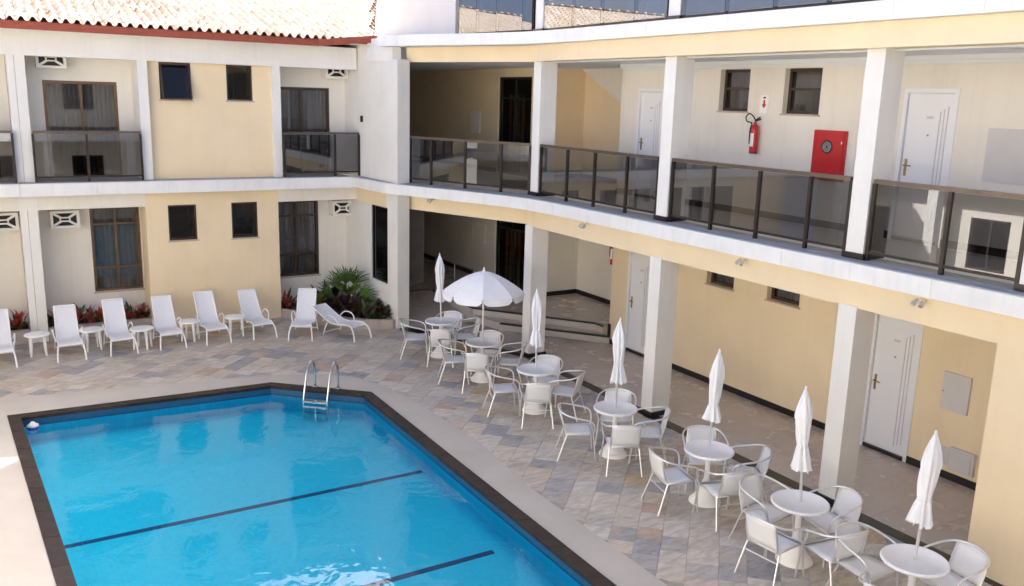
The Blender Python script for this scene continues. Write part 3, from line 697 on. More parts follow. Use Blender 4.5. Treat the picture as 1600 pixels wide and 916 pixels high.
# ground-floor yellow bay
lows = [(sx(3.47), sx(4.05), 1.93, 2.69), (sx(4.79), sx(5.36), 1.91, 2.70)]
b = MB(); FL.wall(b, sx(3.03), sx(5.83), -.02, 2.98, lows, .7); b.build('wall', YELLOW, LW)
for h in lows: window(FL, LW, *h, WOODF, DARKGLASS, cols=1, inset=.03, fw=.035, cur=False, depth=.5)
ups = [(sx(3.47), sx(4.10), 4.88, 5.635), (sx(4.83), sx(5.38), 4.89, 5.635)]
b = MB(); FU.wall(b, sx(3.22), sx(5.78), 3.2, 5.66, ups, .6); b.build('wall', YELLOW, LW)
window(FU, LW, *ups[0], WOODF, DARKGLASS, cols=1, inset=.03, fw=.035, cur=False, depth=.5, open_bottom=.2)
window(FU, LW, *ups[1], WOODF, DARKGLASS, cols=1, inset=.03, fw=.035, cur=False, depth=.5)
b = MB(); FL.wall(b, sx(-3.3), sx(-1.05), -.02, 2.98, (), .7); b.build('wall', YELLOW, LW)
b = MB(); FU.wall(b, sx(-3.3), sx(-1.05), 3.2, 5.66, (), .6); b.build('wall', YELLOW, LW)
# recess back walls with windows and sliding doors
bw_low = [(sx(2.04), sx(3.02), .78, 2.60), (sx(5.90), sx(7.04), .78, 2.60), (sx(-.6), sx(.2), .78, 2.6)]
bw_up = [(sx(1.36), sx(2.74), 3.26, 5.20), (sx(6.0), sx(7.36), 3.26, 5.22), (sx(-.75), sx(.50), 3.26, 5.2)]
b = MB(); FB.wall(b, sx(-6), sx(8.0), -.02, 3.0, bw_low, .15); b.build('wall', CREAM, LW)
b = MB(); FB.wall(b, sx(-6), sx(8.0), 3.2, 6.2, bw_up, .15); b.build('wall', CREAM, LW)
for h in bw_low: window(FB, LW, *h, GOLDF if h[0] < 9 else WOODF, WINGLASS, cols=2, rows=[.27, .55, .18], inset=.04, fw=.055, depth=.6)
for h in bw_up: window(FB, LW, *h, GOLDF if h[0] < 9 else WOODF, WINGLASS, cols=2, rows=[1], inset=.04, fw=.06, depth=.6, sill=False, name='sliding_door')
# returns, pilasters
for x0, x1 in ((.73, .857), (.863, 1.04)):
    MB().box((x0, 19.60, 0), (x1, 20.39, 5.66)).build('pilaster', WHITE, LW)
for x0, x1 in ((3.035, 3.22), (5.78, 5.95)):
    MB().box((x0, 19.58, 3.2), (x1, 20.39, 5.66)).build('pilaster', WHITE, LW)
MB().box((-1.2, 19.58, 3.2), (-1.02, 20.39, 5.66)).build('pilaster', WHITE, LW)
# beams and ledge
MB().box((-6, 19.57, 5.64), (7.72, 19.9, 6.12)).build('beam', WHITE, LW)
for x0, x1 in ((-1.05, 3.03), (5.83, 7.73)):
    MB().box((x0, 19.603, 2.68), (x1, 19.85, 2.999)).build('beam', CREAM, LW)
MB().box((-6, 19.9, 5.70), (7.9, 20.4, 5.78)).build('recess_ceiling', CEIL, LW); MB().box((-6, 19.85, 2.72), (7.7, 20.4, 2.8)).build('recess_ceiling', CEIL, LW)
x = -6.0
while x < 7.48:
    x2 = min(x + 1.35, 7.487); MB().cbox((x + .002, 19.27, 2.985), (x2 - .002, 20.38, 3.232), .006).build('ledge_panel', LEDGE, LW); x = x2
MB().box((-6, 19.36, 3.233), (7.48, 20.38, 3.238)).build('ledge_top', CONC, LW)
# balcony rails
railing([(1.06, 19.50), (2.0, 19.50), (3.0, 19.50)], LW, 3.238, 4.21, 0)
railing([(5.97, 19.50), (7.15, 19.50), (7.73, 19.50)], LW, 3.238, 4.21, 0)
railing([(-1.0, 19.50), (-.15, 19.50), (.71, 19.50)], LW, 3.238, 4.21, 0)
# openwork concrete air-conditioner boxes
def ac_box(xc, z0, w_=.54, h=.36):
    y1, y0 = 20.398, 20.10; x0, x1 = xc - w_ / 2, xc + w_ / 2; t = .05; b = MB()
    b.box((x0, y0, z0), (x0 + t, y1, z0 + h)); b.box((x1 - t, y0, z0), (x1, y1, z0 + h)); b.box((x0 + t, y0, z0), (x1 - t, y1, z0 + t)); b.box((x0 + t, y0, z0 + h - t), (x1 - t, y1, z0 + h))
    o = b.build('air_conditioner_box', WHITE, LW)
    sub(MB().box((x0 + t, y0 + .12, z0 + t), (x1 - t, y0 + .14, z0 + h - t)), 'dark_back', BLACK, o)
    cx, cz = xc, z0 + h / 2; g = MB(); a, c = w_ / 2 - t, h / 2 - t
    for sx_, sz_ in ((1, 1), (1, -1), (-1, 1), (-1, -1)):
        g.bar((cx + sx_ * a, y0 + .03, cz + sz_ * c), (cx + sx_ * .075, y0 + .03, cz + sz_ * .035), .045, .035, (0, 1, 0))
    for sz_ in (1, -1): g.bar((cx - .10, y0 + .0302, cz + sz_ * .036), (cx + .10, y0 + .0302, cz + sz_ * .036), .028, .035, (0, 1, 0))
    for sx_ in (1, -1): g.bar((cx + sx_ * .088, y0 + .0304, cz - .036), (cx + sx_ * .088, y0 + .0304, cz + .036), .028, .035, (0, 1, 0))
    sub(g, 'lattice', WHITE, o)
for xc, z0 in ((1.53, 5.43), (7.45, 5.44), (1.55, 2.23), (7.56, 2.23), (.44, 2.23)): ac_box(xc, z0)
# roof: eave boards, deck and barrel tiles
E0, E1 = (-7.0, 19.02), (6.62, 19.02); E2 = (7.98, 18.86)
SL = .285
def roof_z(y): return 6.27 + (y - 19.0) * SL
b = MB().box((-7, 19.02, 6.09), (6.62, 19.05, 6.235)); eave = b.build('eave_board', REDWOOD, LW)
f = Frame((6.62, 19.02), (7.98, 18.80)); b = MB(); vs = [f.pt(0, 6.09), f.pt(f.L, 6.235), f.pt(f.L, 6.385), f.pt(0, 6.235), f.pt(0, 6.09, -.03), f.pt(f.L, 6.235, -.03), f.pt(f.L, 6.385, -.03), f.pt(0, 6.235, -.03)]
b.add(vs, [(0, 1, 2, 3), (5, 4, 7, 6), (0, 4, 5, 1), (3, 2, 6, 7), (1, 5, 6, 2), (4, 0, 3, 7)]); b.build('eave_board', REDWOOD, LW)
rz0 = 6.225
RY = 25.6; vs = [(-7, 19.03, rz0), (8.05, 19.03, rz0), (10.88, RY, rz0 + (RY - 19.03) * SL), (-7, RY, rz0 + (RY - 19.03) * SL)]
b = MB(); b.add(vs + [(x, y, 6.19) for x, y, z in vs], [(0, 1, 2, 3), (7, 6, 5, 4), (0, 4, 5, 1), (1, 5, 6, 2), (2, 6, 7, 3), (3, 7, 4, 0)])
roof = b.build('roof', REDWOOD, LW)
sub(MB().add([(-7, 19.05, 6.188), (8, 19.05, 6.188), (8, 19.6, 6.188), (-7, 19.6, 6.188)], [(3, 2, 1, 0)]), 'soffit', CEIL, roof)
PW, PL = .185, .36
def tile_mesh(mb, ox=0, oy=0, oz=0, tilt=.018):
    """one S-shaped clay tile: arched cover plus shallow pan, with thickness at the lower edge"""
    prof = []
    for k in range(9):
        t = k / 8; xx = t * PW
        zz = .070 * math.sin(math.pi * t / .62) ** .8 if 0 < t < .62 else -.012 * math.sin(math.pi * max(0, t - .62) / .38)
        prof.append((xx, zz + .014))
    vs = []
    for y, lift in ((0, tilt), (PL + .05, 0)):
        for xx, zz in prof: vs.append((ox + xx, oy + y, oz + zz + lift + y * SL))
    for xx, zz in prof: vs.append((ox + xx, oy + .0, oz + zz + tilt - .016))
    n = len(prof); fs = [(i, i + 1, n + i + 1, n + i) for i in range(n - 1)] + [(2 * n + i, 2 * n + i + 1, i + 1, i) for i in range(n - 1)]
    mb.add(vs, fs, False)
tb = MB(); tile_mesh(tb); first = None; allt = []
ncol = int(17.8 / PW) + 1
for r in range(18):
    for c in range(ncol): allt.append((-7 + c * PW, 18.97 + r * PL, rz0 + r * PL * SL, r))
allt = [t for t in allt if t[0] + PW < .4255 * t[1] - .02]
visible = sorted([t for t in allt if t[0] > .2 and t[3] < 9], key=lambda t: (t[3], abs(t[0] - 4)))[:300]; vset = set(visible)
for t in visible:
    if first is None: o = sub(tb, 'roof_tile', ROOF, roof); first = o
    else: o = bpy.data.objects.new('roof_tile', first.data); C.objects.link(o); o.parent = roof
    o.location = (t[0] + rnd.uniform(-.006, .006), t[1] + rnd.uniform(-.012, .012), t[2] + rnd.uniform(0, .006)); o.rotation_euler = (0, 0, rnd.uniform(-.02, .02))
b = MB()
for t in allt:
    if t not in vset: tile_mesh(b, t[0] + rnd.uniform(-.006, .006), t[1] + rnd.uniform(-.012, .012), t[2] + rnd.uniform(0, .006))
stuff(sub(b, 'roof_tile_field', ROOF, roof))
sub(MB().bar((8.03, 19.06, rz0 + .07), (10.88, RY, rz0 + (RY - 19.03) * SL + .08), .14, .12), 'flashing', CEIL, roof)
for k in range(44):
    x = -7 + k * .40; z = rz0 + (RY - 19.03) * SL + .03
    if x < 10.4: sub(MB().tube([(x, RY, z), (x + .43, RY, z + .02)], [.10, .115], 10), 'ridge_tile', ROOF, roof)

# ------------------------------------------------------------------ wing across the pool (seen only in the glass and as bounce light)
OW = thing('hotel_wing', 'sunlit cream wing across the pool, mirrored in the glass railings', 'building', (-5, 8, 0), world=True)
FO = Frame((-4.2, -6), (-4.2, 19.0))
FO = Frame((-4.2, 19.0), (-4.2, -6)); FO.n = Vector((1, 0, 0))
wo = MB(); FOH = []
for k in range(6):
    for z in (.0, 3.24): FOH.append((1.6 + k * 3.6, 2.7 + k * 3.6, z + .9, z + 2.3))
FO.wall(wo, 0, 25, -.02, 6.2, FOH, .3); wo.build('wall', CREAM, OW)
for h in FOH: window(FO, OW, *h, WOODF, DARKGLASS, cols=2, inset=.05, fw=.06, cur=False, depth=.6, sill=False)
MB().box((-4.195, -6, 3.0), (-3.6, 19.0, 3.24)).build('ledge', LEDGE, OW); MB().box((-4.195, -6, 5.75), (-3.7, 19, 6.15)).build('beam', WHITE, OW)
for k in range(7): MB().box((-3.95, -1 + k * 3.1, .0), (-3.65, -.7 + k * 3.1, 5.75)).build('column', WHITE, OW)
b = MB(); b.add([(-3.3, -7, 6.2), (-3.3, 19, 6.2), (-8, 19, 7.75), (-8, -7, 7.75), (-3.3, -7, 6.1), (-3.3, 19, 6.1), (-8, 19, 6.1), (-8, -7, 6.1)], [(0, 1, 2, 3), (4, 7, 6, 5), (0, 4, 5, 1), (1, 5, 6, 2), (2, 6, 7, 3), (3, 7, 4, 0)])
oroof = b.build('roof', REDWOOD, OW)
b = MB()
for c in range(int(26 / PW)):
    y = -7 + c * PW
    for r in range(12):
        x = -3.27 - r * .40; z = 6.22 + r * .40 * .33; vs = []
        for k in range(6):
            t = k / 5; zz = .06 * math.sin(math.pi * t / .6) if t < .6 else -.01
            vs.append((x, y + t * PW, z + zz + .03))
        for k in range(6):
            t = k / 5; zz = .06 * math.sin(math.pi * t / .6) if t < .6 else -.01
            vs.append((x - .42, y + t * PW, z + zz + .015 + .42 * .33))
        b.add(vs, [(k, k + 1, 7 + k, 6 + k) for k in range(5)])
stuff(sub(b, 'roof_tile_field', ROOF, oroof))

NW = thing('hotel_wing', 'shaded cream wing on the near side of the pool, mirrored in the balcony glass', 'building', (2, -3, 0), world=True)
FN = Frame((9.2, -2.0), (-4.2, -2.0)); FN.n = Vector((0, 1, 0)); wo = MB(); FNH = []
for k in range(4):
    for z in (.0, 3.24): FNH.append((1.2 + k * 3.2, 2.4 + k * 3.2, z + .9, z + 2.3))
FN.wall(wo, 0, 13.4, -.02, 6.2, FNH, .3); wo.build('wall', CREAM, NW)
for h in FNH: window(FN, NW, *h, WOODF, DARKGLASS, cols=2, inset=.05, fw=.06, cur=False, depth=.6, sill=False)
MB().box((-4.19, -1.99, 2.95), (9.19, -.55, 3.235)).build('ledge', LEDGE, NW); MB().box((-4.19, -1.99, 5.75), (9.19, -.6, 6.15)).build('beam', WHITE, NW)
for k in range(5): MB().box((-3.6 + k * 3.05, -.95, 0), (-3.3 + k * 3.05, -.65, 5.75)).build('column', WHITE, NW)
b = MB(); b.add([(-4.2, -.3, 6.2), (9.2, -.3, 6.2), (9.2, -6, 8.0), (-4.2, -6, 8.0), (-4.2, -.3, 6.1), (9.2, -.3, 6.1), (9.2, -6, 6.1), (-4.2, -6, 6.1)], [(3, 2, 1, 0), (4, 5, 6, 7), (0, 1, 5, 4), (1, 2, 6, 5), (2, 3, 7, 6), (3, 0, 4, 7)]); b.build('roof', ROOF, NW)
# ------------------------------------------------------------------ fire equipment, sign, spotlights
def extinguisher(fr, s, z, label):
    t = thing('fire_extinguisher', label, 'extinguisher', fr.pt(s, z, .09))
    MB().lathe([(.0, 0), (.062, 0), (.066, .02)], 18).build('base_ring', BLACK, t)
    MB().lathe([(.066, .021), (.068, .04), (.068, .40), (.055, .46), (.025, .49), (.02, .53)], 18).build('cylinder', RED, t)
    b = MB(); vs = []
    for z_ in (.12, .34):
        for k in range(7):
            a = math.atan2(fr.n.y, fr.n.x) + (k - 3) * .2; vs.append((.0692 * math.cos(a), .0692 * math.sin(a), z_))
    b.add(vs, [(k, k + 1, 8 + k, 7 + k) for k in range(6)], True); b.build('paper_label', PLASTIC, t)
    d = fr.d
    b = MB().bar((0, 0, .54), tuple(d * .11 + Vector((0, 0, .575))), .03, .02); b.bar((0, 0, .555), tuple(d * .10 + Vector((0, 0, .61))), .025, .012); b.build('valve_lever', BLACK, t)
    pts = [Vector((0, 0, .55)), d * -.06 + Vector((0, 0, .62)), d * -.15 + Vector((0, 0, .66)), d * -.22 + Vector((0, 0, .60)), d * -.19 + Vector((0, 0, .53)), d * -.08 + Vector((0, 0, .50)), d * -.06 + fr.n * .05 + Vector((0, 0, .38)), d * -.05 + fr.n * .055 + Vector((0, 0, .16))]
    b = MB().tube(smooth_path(pts, 5), .011, 7); b.build('hose', BLACK, t)
    b = MB().box((-.03, -.03, .47), (.03, .03, .475)); b.bar((0, 0, .44), tuple(fr.n * -.088 + Vector((0, 0, .44))), .03, .03); b.build('bracket', STEEL, t)
extinguisher(FW, sY(10.73), 4.30, 'red fire extinguisher on the upper corridor wall under an arrow sign')
extinguisher(Frame((11.62, 14.62), (11.62, 14.4)), .0, 1.70, 'red fire extinguisher on the ground-floor wall corner beside the steps')
t = thing('arrow_sign', 'white wall sign with a red down arrow above the fire extinguisher', 'sign', FW.pt(sY(10.66), 4.98, .004), world=True)
b = MB(); FW.box(b, sY(10.74), sY(10.56), 4.97, 5.27, .002, .008); b.build('board', PLASTIC, t)
b = MB(); a = sY(10.65); n = .0095
b.add([FW.pt(a - .02, 5.19, n), FW.pt(a - .02, 5.12, n), FW.pt(a + .02, 5.12, n), FW.pt(a + .02, 5.19, n), FW.pt(a - .05, 5.12, n), FW.pt(a, 5.05, n), FW.pt(a + .05, 5.12, n)], [(0, 1, 2, 3), (4, 5, 6)]); b.build('arrow', RED, t)
b = MB(); FW.box(b, a - .03, a + .03, 5.215, 5.24, .0082, .0095); b.build('mark', BLACK, t)
t = thing('hose_cabinet', 'red fire hose cabinet with a round glass window on the corridor wall', 'cabinet', FW.pt(sY(9.2), 4.0, .1), world=True)
c0, c1, z0, z1 = sY(9.52), sY(8.92), 3.98, 4.75
b = MB(); FW.box(b, c0, c1, z0, z1, .002, .05); b.build('box', RED, t)
b = MB(); FW.box(b, c0 + .025, c1 - .025, z0 + .025, z1 - .025, .05, .062); b.build('door', RED, t)
def disc(fr, s, z, r, n, n2=20): 
    b = MB(); b.add([fr.pt(s + r * math.cos(2 * math.pi * k / n2), z + r * math.sin(2 * math.pi * k / n2), n) for k in range(n2)], [tuple(range(n2))]); return b
cm = (c0 + c1) / 2 - .02; zc = 4.50
b = MB(); b.tube([FW.pt(cm + .092 * math.cos(2 * math.pi * k / 24), zc + .092 * math.sin(2 * math.pi * k / 24), .064) for k in range(24)], .012, 6, closed=True); b.build('window_ring', BLACK, t)
disc(FW, cm, zc, .09, .0635).build('window_back', BLACK, t)
b = MB()
for rr in (.025, .042, .06, .076): b.tube([FW.pt(cm + rr * math.cos(2 * math.pi * k / 18), zc + rr * math.sin(2 * math.pi * k / 18), .066) for k in range(18)], .006, 5, closed=True)
b.build('coiled_hose', CONC, t)
b = MB(); FW.box(b, c1 - .06, c1 - .035, 4.55, 4.59, .062, .075); FW.box(b, c1 - .06, c1 - .035, 4.08, 4.11, .062, .075); b.build('latch', STEEL, t)
sp = [((8.42, 17.00), 'twin spotlight under the ledge between the corner pier and the first column'), ((9.28, 12.60), 'twin spotlight under the ledge above the steps, past the column by the open umbrella'),
      ((9.28, 8.78), 'twin spotlight under the ledge above the blank yellow corridor wall'), ((9.28, 5.98), 'twin spotlight under the ledge beside the end wall')]
for (x, y), lab in sp:
    t = thing('spotlight', lab, 'spotlight', (x, y, 2.93), group='spotlights under the first-floor ledge'); t.scale = (.72, .72, .72)
    MB().box((-.03, -.05, .0), (.02, .05, .04)).build('mount', PLASTIC, t)
    for s in (-1, 1):
        b = MB().tube([(-.03, s * .03, .02), (-.07, s * .05, .01)], .009, 6); b.tube([(-.06, s * .05, .03), (-.10, s * .06, -.01), (-.15, s * .075, -.06)], [.02, .034, .04], 10); b.build('lamp_head', ALU, t)

# ------------------------------------------------------------------ furniture
def make_chair():
    t = thing('armchair', 'x', 'chair', group='white woven armchairs around the patio tables')
    hoop = smooth_path([(.205, .235, .405), (.215, .262, .50), (.19, .282, .60), (.10, .292, .645), (-.05, .288, .675), (-.19, .255, .705), (-.275, .16, .735), (-.305, 0, .75),
                        (-.275, -.16, .735), (-.19, -.255, .705), (-.05, -.288, .675), (.10, -.292, .645), (.19, -.282, .60), (.215, -.262, .50), (.205, -.235, .405)], 3)
    MB().tube(hoop, .0125, 8).build('arm_hoop', ALU, t)
    MB().tube([(.21, -.225, .405), (.215, .225, .405), (-.19, .205, .395), (-.19, -.205, .395)], .0125, 8, closed=True).build('seat_frame', ALU, t)
    for s in (-1, 1):
        MB().tube([(.205, s * .235, .415), (.225, s * .245, .22), (.245, s * .262, .0)], .012, 8).build('leg', ALU, t)
        MB().tube([(-.17, s * .205, .40), (-.23, s * .225, .22), (-.30, s * .25, .0)], .012, 8).build('leg', ALU, t)
    for s in (-1, 1): MB().tube([(-.19, s * .195, .40), (-.235, s * .2, .56), (-.265, s * .185, .725)], .011, 8).build('back_post', ALU, t)
    MB().tube([(-.20, -.212, .28), (-.20, .212, .28)], .009, 6).build('stretcher', ALU, t)
    vs = []; nx, ny = 6, 6
    for lay in (0, 1):
        for i in range(nx):
            for j in range(ny):
                x = -.185 + .40 * i / (nx - 1); y = (-.215 + .43 * j / (ny - 1)) * (.93 + .07 * i / (nx - 1))
                z = .412 - .014 * math.sin(math.pi * i / (nx - 1)) * math.sin(math.pi * j / (ny - 1)) - lay * .008 - (.018 if i == nx - 1 else 0)
                vs.append((x, y, z))
    fs = []; K = nx * ny
    for i in range(nx - 1):
        for j in range(ny - 1):
            a = i * ny + j; fs += [(a, a + ny, a + ny + 1, a + 1), (K + a, K + a + 1, K + a + ny + 1, K + a + ny)]
    for i in range(nx - 1):
        for j in (0, ny - 1): a = i * ny + j; fs.append((a, a + ny, K + a + ny, K + a) if j else (a + ny, a, K + a, K + a + ny))
    for j in range(ny - 1):
        for i in (0, nx - 1): a = i * ny + j; fs.append((a + 1, a, K + a, K + a + 1) if i else (a, a + 1, K + a + 1, K + a))
    MB().add(vs, fs, True).build('seat', WEAVE, t)
    vs = []; nz, ny = 6, 8
    for lay in (0, 1):
        for i in range(nz):
            for j in range(ny):
                v = i / (nz - 1); y = (-.195 + .39 * j / (ny - 1)); c = 1 - (2 * j / (ny - 1) - 1) ** 2
                x = -.188 - .078 * v - .034 * c * (.3 + .7 * v) - lay * .012; z = .425 + .305 * v + .012 * c * v
                vs.append((x, y, z))
    fs = []; K = nz * ny
    for i in range(nz - 1):
        for j in range(ny - 1):
            a = i * ny + j; fs += [(a, a + 1, a + ny + 1, a + ny), (K + a, K + a + ny, K + a + ny + 1, K + a + 1)]
    for j in range(ny - 1):
        a = (nz - 1) * ny + j; fs += [(a, a + 1, K + a + 1, K + a), (j + 1, j, K + j, K + j + 1)]
    for i in range(nz - 1):
        a = i * ny; fs.append((a, a + ny, K + a + ny, K + a)); a += ny - 1; fs.append((a + ny, a, K + a, K + a + ny))
    MB().add(vs, fs, True).build('backrest', WEAVE, t)
    return t
def make_table():
    t = thing('patio_table', 'x', 'table', group='round white tables along the corridor')
    MB().lathe([(0, .690), (.285, .690), (.312, .694), (.322, .706), (.322, .722), (.315, .730), (.300, .731), (.296, .726), (0, .726)], 36).build('table_top', PLASTIC, t)
    MB().lathe([(0, .689), (.075, .689), (.05, .67), (.036, .62), (.034, .40), (.040, .32)], 16).build('stem', PLASTIC, t)
    MB().lathe([(.040, .319), (.06, .27), (.10, .16), (.155, .08), (.20, .03), (.212, .012), (.212, 0), (0, 0)], 24).build('pedestal', PLASTIC, t)
    return t
def closed_umbrella(seed, lean):
    r = random.Random(seed); t = thing('parasol', 'x', 'umbrella', group='folded parasols in the patio tables')
    MB().tube([(0, 0, .733), (lean[0] * .5, lean[1] * .5, 1.4), (lean[0], lean[1], 2.02)], .0165, 8).build('pole', ALU, t)
    n = 40; vs = []; ph = r.uniform(0, 6); tie = 1.36 + r.uniform(-.02, .03); bot = 1.13 + r.uniform(-.02, .02)
    zs = [bot + (2.06 - bot) * k / 26 for k in range(27)]
    for z in zs:
        if z < tie: base = .048 + .036 * ((tie - z) / (tie - bot)) ** 1.1; am = .42
        else:
            v = (z - tie) / (2.06 - tie); base = (.046 + .024 * math.sin(min(1, v * 1.8) * math.pi / 2)) if v < .5 else .070 * (1 - ((v - .5) / .5) ** 1.7) + .008; am = .24 * (1 - v * .6)
        for k in range(n):
            a = 2 * math.pi * k / n; tw = ph + (z - 1.1) * .9
            rr = base * 1.08 * (1 + am * math.cos(8 * (a + tw * .3) + .8 * math.sin(z * 4 + ph)) + .17 * math.cos(3 * a + ph + z * 3.1) + .12 * math.sin(5 * a - ph * 2 + z * 6) + .08 * math.sin(13 * a + z * 9))
            f = (z - .72) / 1.3; zz = z + (.022 * math.cos(8 * (a + tw * .25) + .6) if z == zs[0] else 0)
            vs.append((lean[0] * f + rr * math.cos(a), lean[1] * f + rr * math.sin(a), zz))
    fs = [(i * n + k, i * n + (k + 1) % n, (i + 1) * n + (k + 1) % n, (i + 1) * n + k) for i in range(26) for k in range(n)]
    MB().add(vs, fs, True).build('folded_canopy', CANVAS, t)
    b = MB().tube([(lean[0] * .49 + .052 * math.cos(k * .524), lean[1] * .49 + .052 * math.sin(k * .524), tie) for k in range(12)], .010, 6, closed=True); b.build('tie_strap', CANVAS, t)
    MB().lathe([(.0, 2.055), (.014, 2.057), (.016, 2.075), (.0, 2.10)], 10, lean).build('finial', PLASTIC, t)
    return t
def open_umbrella():
    t = thing('parasol', 'open white parasol shading a patio table', 'umbrella')
    MB().tube([(0, 0, .733), (0, 0, 2.03)], .0165, 8).build('pole', ALU, t)
    n = 8; sub_ = 4; N = n * sub_; vs = [(0, 0, 2.04)]; Rr = .735; fs = []
    rings = 7
    for i in range(1, rings + 1):
        v = i / rings
        for k in range(N):
            a = 2 * math.pi * k / N; w_ = (k % sub_) / sub_; sag = math.sin(math.pi * w_)
            rr = Rr * v * (1 - .045 * sag * v); z = 2.04 - .36 * (v ** 1.65) - .020 * sag * v
            vs.append((rr * math.cos(a), rr * math.sin(a), z))
    for k in range(N): fs.append((0, 1 + k, 1 + (k + 1) % N))
    for i in range(rings - 1):
        for k in range(N): fs.append((1 + i * N + k, 1 + (i + 1) * N + k, 1 + (i + 1) * N + (k + 1) % N, 1 + i * N + (k + 1) % N))
    for p in range(n):
        pf = [f for f in fs if len(f) == 3 and p * sub_ <= f[1] - 1 < (p + 1) * sub_] + [f for f in fs if len(f) == 4 and p * sub_ <= (f[0] - 1) % N < (p + 1) * sub_]
        o = MB().add(vs, pf, True); used = sorted({i for f in pf for i in f}); mp = {u: k for k, u in enumerate(used)}
        MB().add([vs[i] for i in used], [tuple(mp[i] for i in f) for f in pf], True).build('canopy_panel', CANVAS, t)
        q = []; m = 9
        for k in range(m):
            a = 2 * math.pi * (p + .02 + .96 * k / (m - 1)) / n; sag = math.sin(math.pi * k / (m - 1)); rr = Rr * (1 - .045 * sag) + .002; z = 1.68 - .020 * sag
            q += [(rr * math.cos(a), rr * math.sin(a), z), ((rr + .008) * math.cos(a), (rr + .008) * math.sin(a), z - .055 - .055 * min(1, sag * 2.5))]
        MB().add(q, [(2 * k, 2 * k + 1, 2 * k + 3, 2 * k + 2) for k in range(m - 1)], True).build('valance', CANVAS, t)
        a = 2 * math.pi * p / n
        MB().tube([(Rr * v * math.cos(a), Rr * v * math.sin(a), 2.04 - .36 * v ** 1.65 - .008) for v in (.05, .3, .6, .85, 1)], .006, 5).build('rib', ALU, t)
    MB().lathe([(.0, 2.035), (.03, 2.04), (.026, 2.07), (.012, 2.085), (.014, 2.11), (0, 2.125)], 12).build('finial', PLASTIC, t)
    return t
TAB = [((7.74, 15.22), 'first round table from the sun loungers', (160, -116, 44, -23)), ((7.72, 13.50), 'round table under the open umbrella', (157, -128, 48, -46)),
       ((7.70, 11.66), 'third round table from the sun loungers', (156, -120, 38, -46)), ((7.73, 9.56), 'fourth round table from the sun loungers', (156, -115, 50, -43)),
       ((7.84, 7.74), 'fifth round table from the sun loungers', (165, -109, 52, -30)), ((7.68, 6.11), 'sixth round table from the sun loungers', (-170, -97, 92, -10)),
       ((7.67, 4.66), 'last table by the end wall', (-165, None, 93, -14))]
SIDES = ['pool side, lounger end', 'pool side, far end', 'corridor side, lounger end', 'corridor side, far end']
chair0 = make_chair(); table0 = make_table(); ufirst = True
for i, ((x, y), nm, angs) in enumerate(TAB):
    lab = 'white plastic pedestal table, ' + nm
    if i == 0: table0.location = (x, y, 0); table0['label'] = lab
    else: dup(table0, (x, y, 0), rnd.uniform(0, 6), lab)
    for k, a in enumerate(angs):
        if a is None: continue
        dist = .50 + rnd.uniform(-.02, .05) - (.03 if k in (2, 3) else 0); r = R(a)
        px, py = x + dist * math.cos(r), y + dist * math.sin(r); rz = r + math.pi + rnd.uniform(-.12, .12)
        cl = 'white woven armchair, ' + SIDES[k] + ' of the ' + nm.replace('round ', '').replace('the sun loungers', 'the loungers')
        if ufirst: chair0.location = (px, py, 0); chair0.rotation_euler.z = rz; chair0['label'] = cl; ufirst = False
        else: dup(chair0, (px, py, 0), rz, cl)
    if i == 1:
        u = open_umbrella(); u.location = (x + .0, y, 0); u.rotation_euler.z = .25
    else:
        u = closed_umbrella(i + 3, (rnd.uniform(-.055, .055), rnd.uniform(-.055, .055))); u.location = (x, y, 0); u['label'] = 'folded white parasol standing in the ' + nm.strip()

def make_lounger(recl):
    """recl: list of (length, height) from foot to head for the side rails."""
    t = thing('sun_lounger', 'x', 'sun lounger', group='white sun loungers by the pool')
    prof = smooth_path([Vector((a, 0, z)) for a, z in recl], 6)
    def wy(a): return .205 - .018 * max(0, (a - .3))
    start = next(i for i, p in enumerate(prof) if p.x >= .13)
    for s in (-1, 1):
        pts = []
        for i, p in enumerate(prof):
            sp_ = .04 * max(0, 1 - p.x / .14); pts.append((p.x, s * (wy(p.x) + sp_), p.z))
        MB().tube(pts, .0165, 8).build('side_rail', PLASTIC, t)
        hx = .80; hz = .27
        MB().tube(smooth_path([(.50, s * .225, .27), (.56, s * .255, .40), (.70, s * .265, .455), (.86, s * .255, .43), (.98, s * .225, .30)], 4), .013, 8).build('armrest', PLASTIC, t)
        MB().tube([(.86, s * .225, .27), (.92, s * .235, .14), (.97, s * .24, 0)], .0155, 8).build('leg', PLASTIC, t)
        MB().tube([(.30, s * .222, .0), (.42, s * .222, .15), (.52, s * .222, .27)], .0145, 8).build('leg', PLASTIC, t) if False else None
    MB().tube([(.955, -.236, .05), (.955, .236, .05)], .012, 8).build('stretcher', PLASTIC, t)
    p = prof[-1]; MB().tube([(p.x, -wy(p.x), p.z), (p.x, wy(p.x), p.z)], .0165, 8).build('head_bar', PLASTIC, t)
    p = prof[start]; MB().tube([(p.x, -wy(p.x), p.z), (p.x, wy(p.x), p.z)], .0165, 8).build('foot_bar', PLASTIC, t)
    vs = []; pr = prof[start:]; ny = 5
    for lay in (0, 1):
        for p in pr:
            for j in range(ny):
                y = (-1 + 2 * j / (ny - 1)) * wy(p.x); sag = .022 * (1 - (2 * j / (ny - 1) - 1) ** 2); vs.append((p.x, y, p.z + .006 - sag - lay * .006))
    fs = []; K = len(pr) * ny
    for i in range(len(pr) - 1):
        for j in range(ny - 1):
            a = i * ny + j; fs += [(a, a + ny, a + ny + 1, a + 1), (K + a, K + a + 1, K + a + ny + 1, K + a + ny)]
    MB().add(vs, fs, True).build('mesh_sling', SLING, t)
    return t
UPR = [(0, 0), (.03, .14), (.10, .26), (.22, .315), (.42, .30), (.66, .265), (.80, .275), (.90, .36), (1.08, .58), (1.27, .83)]
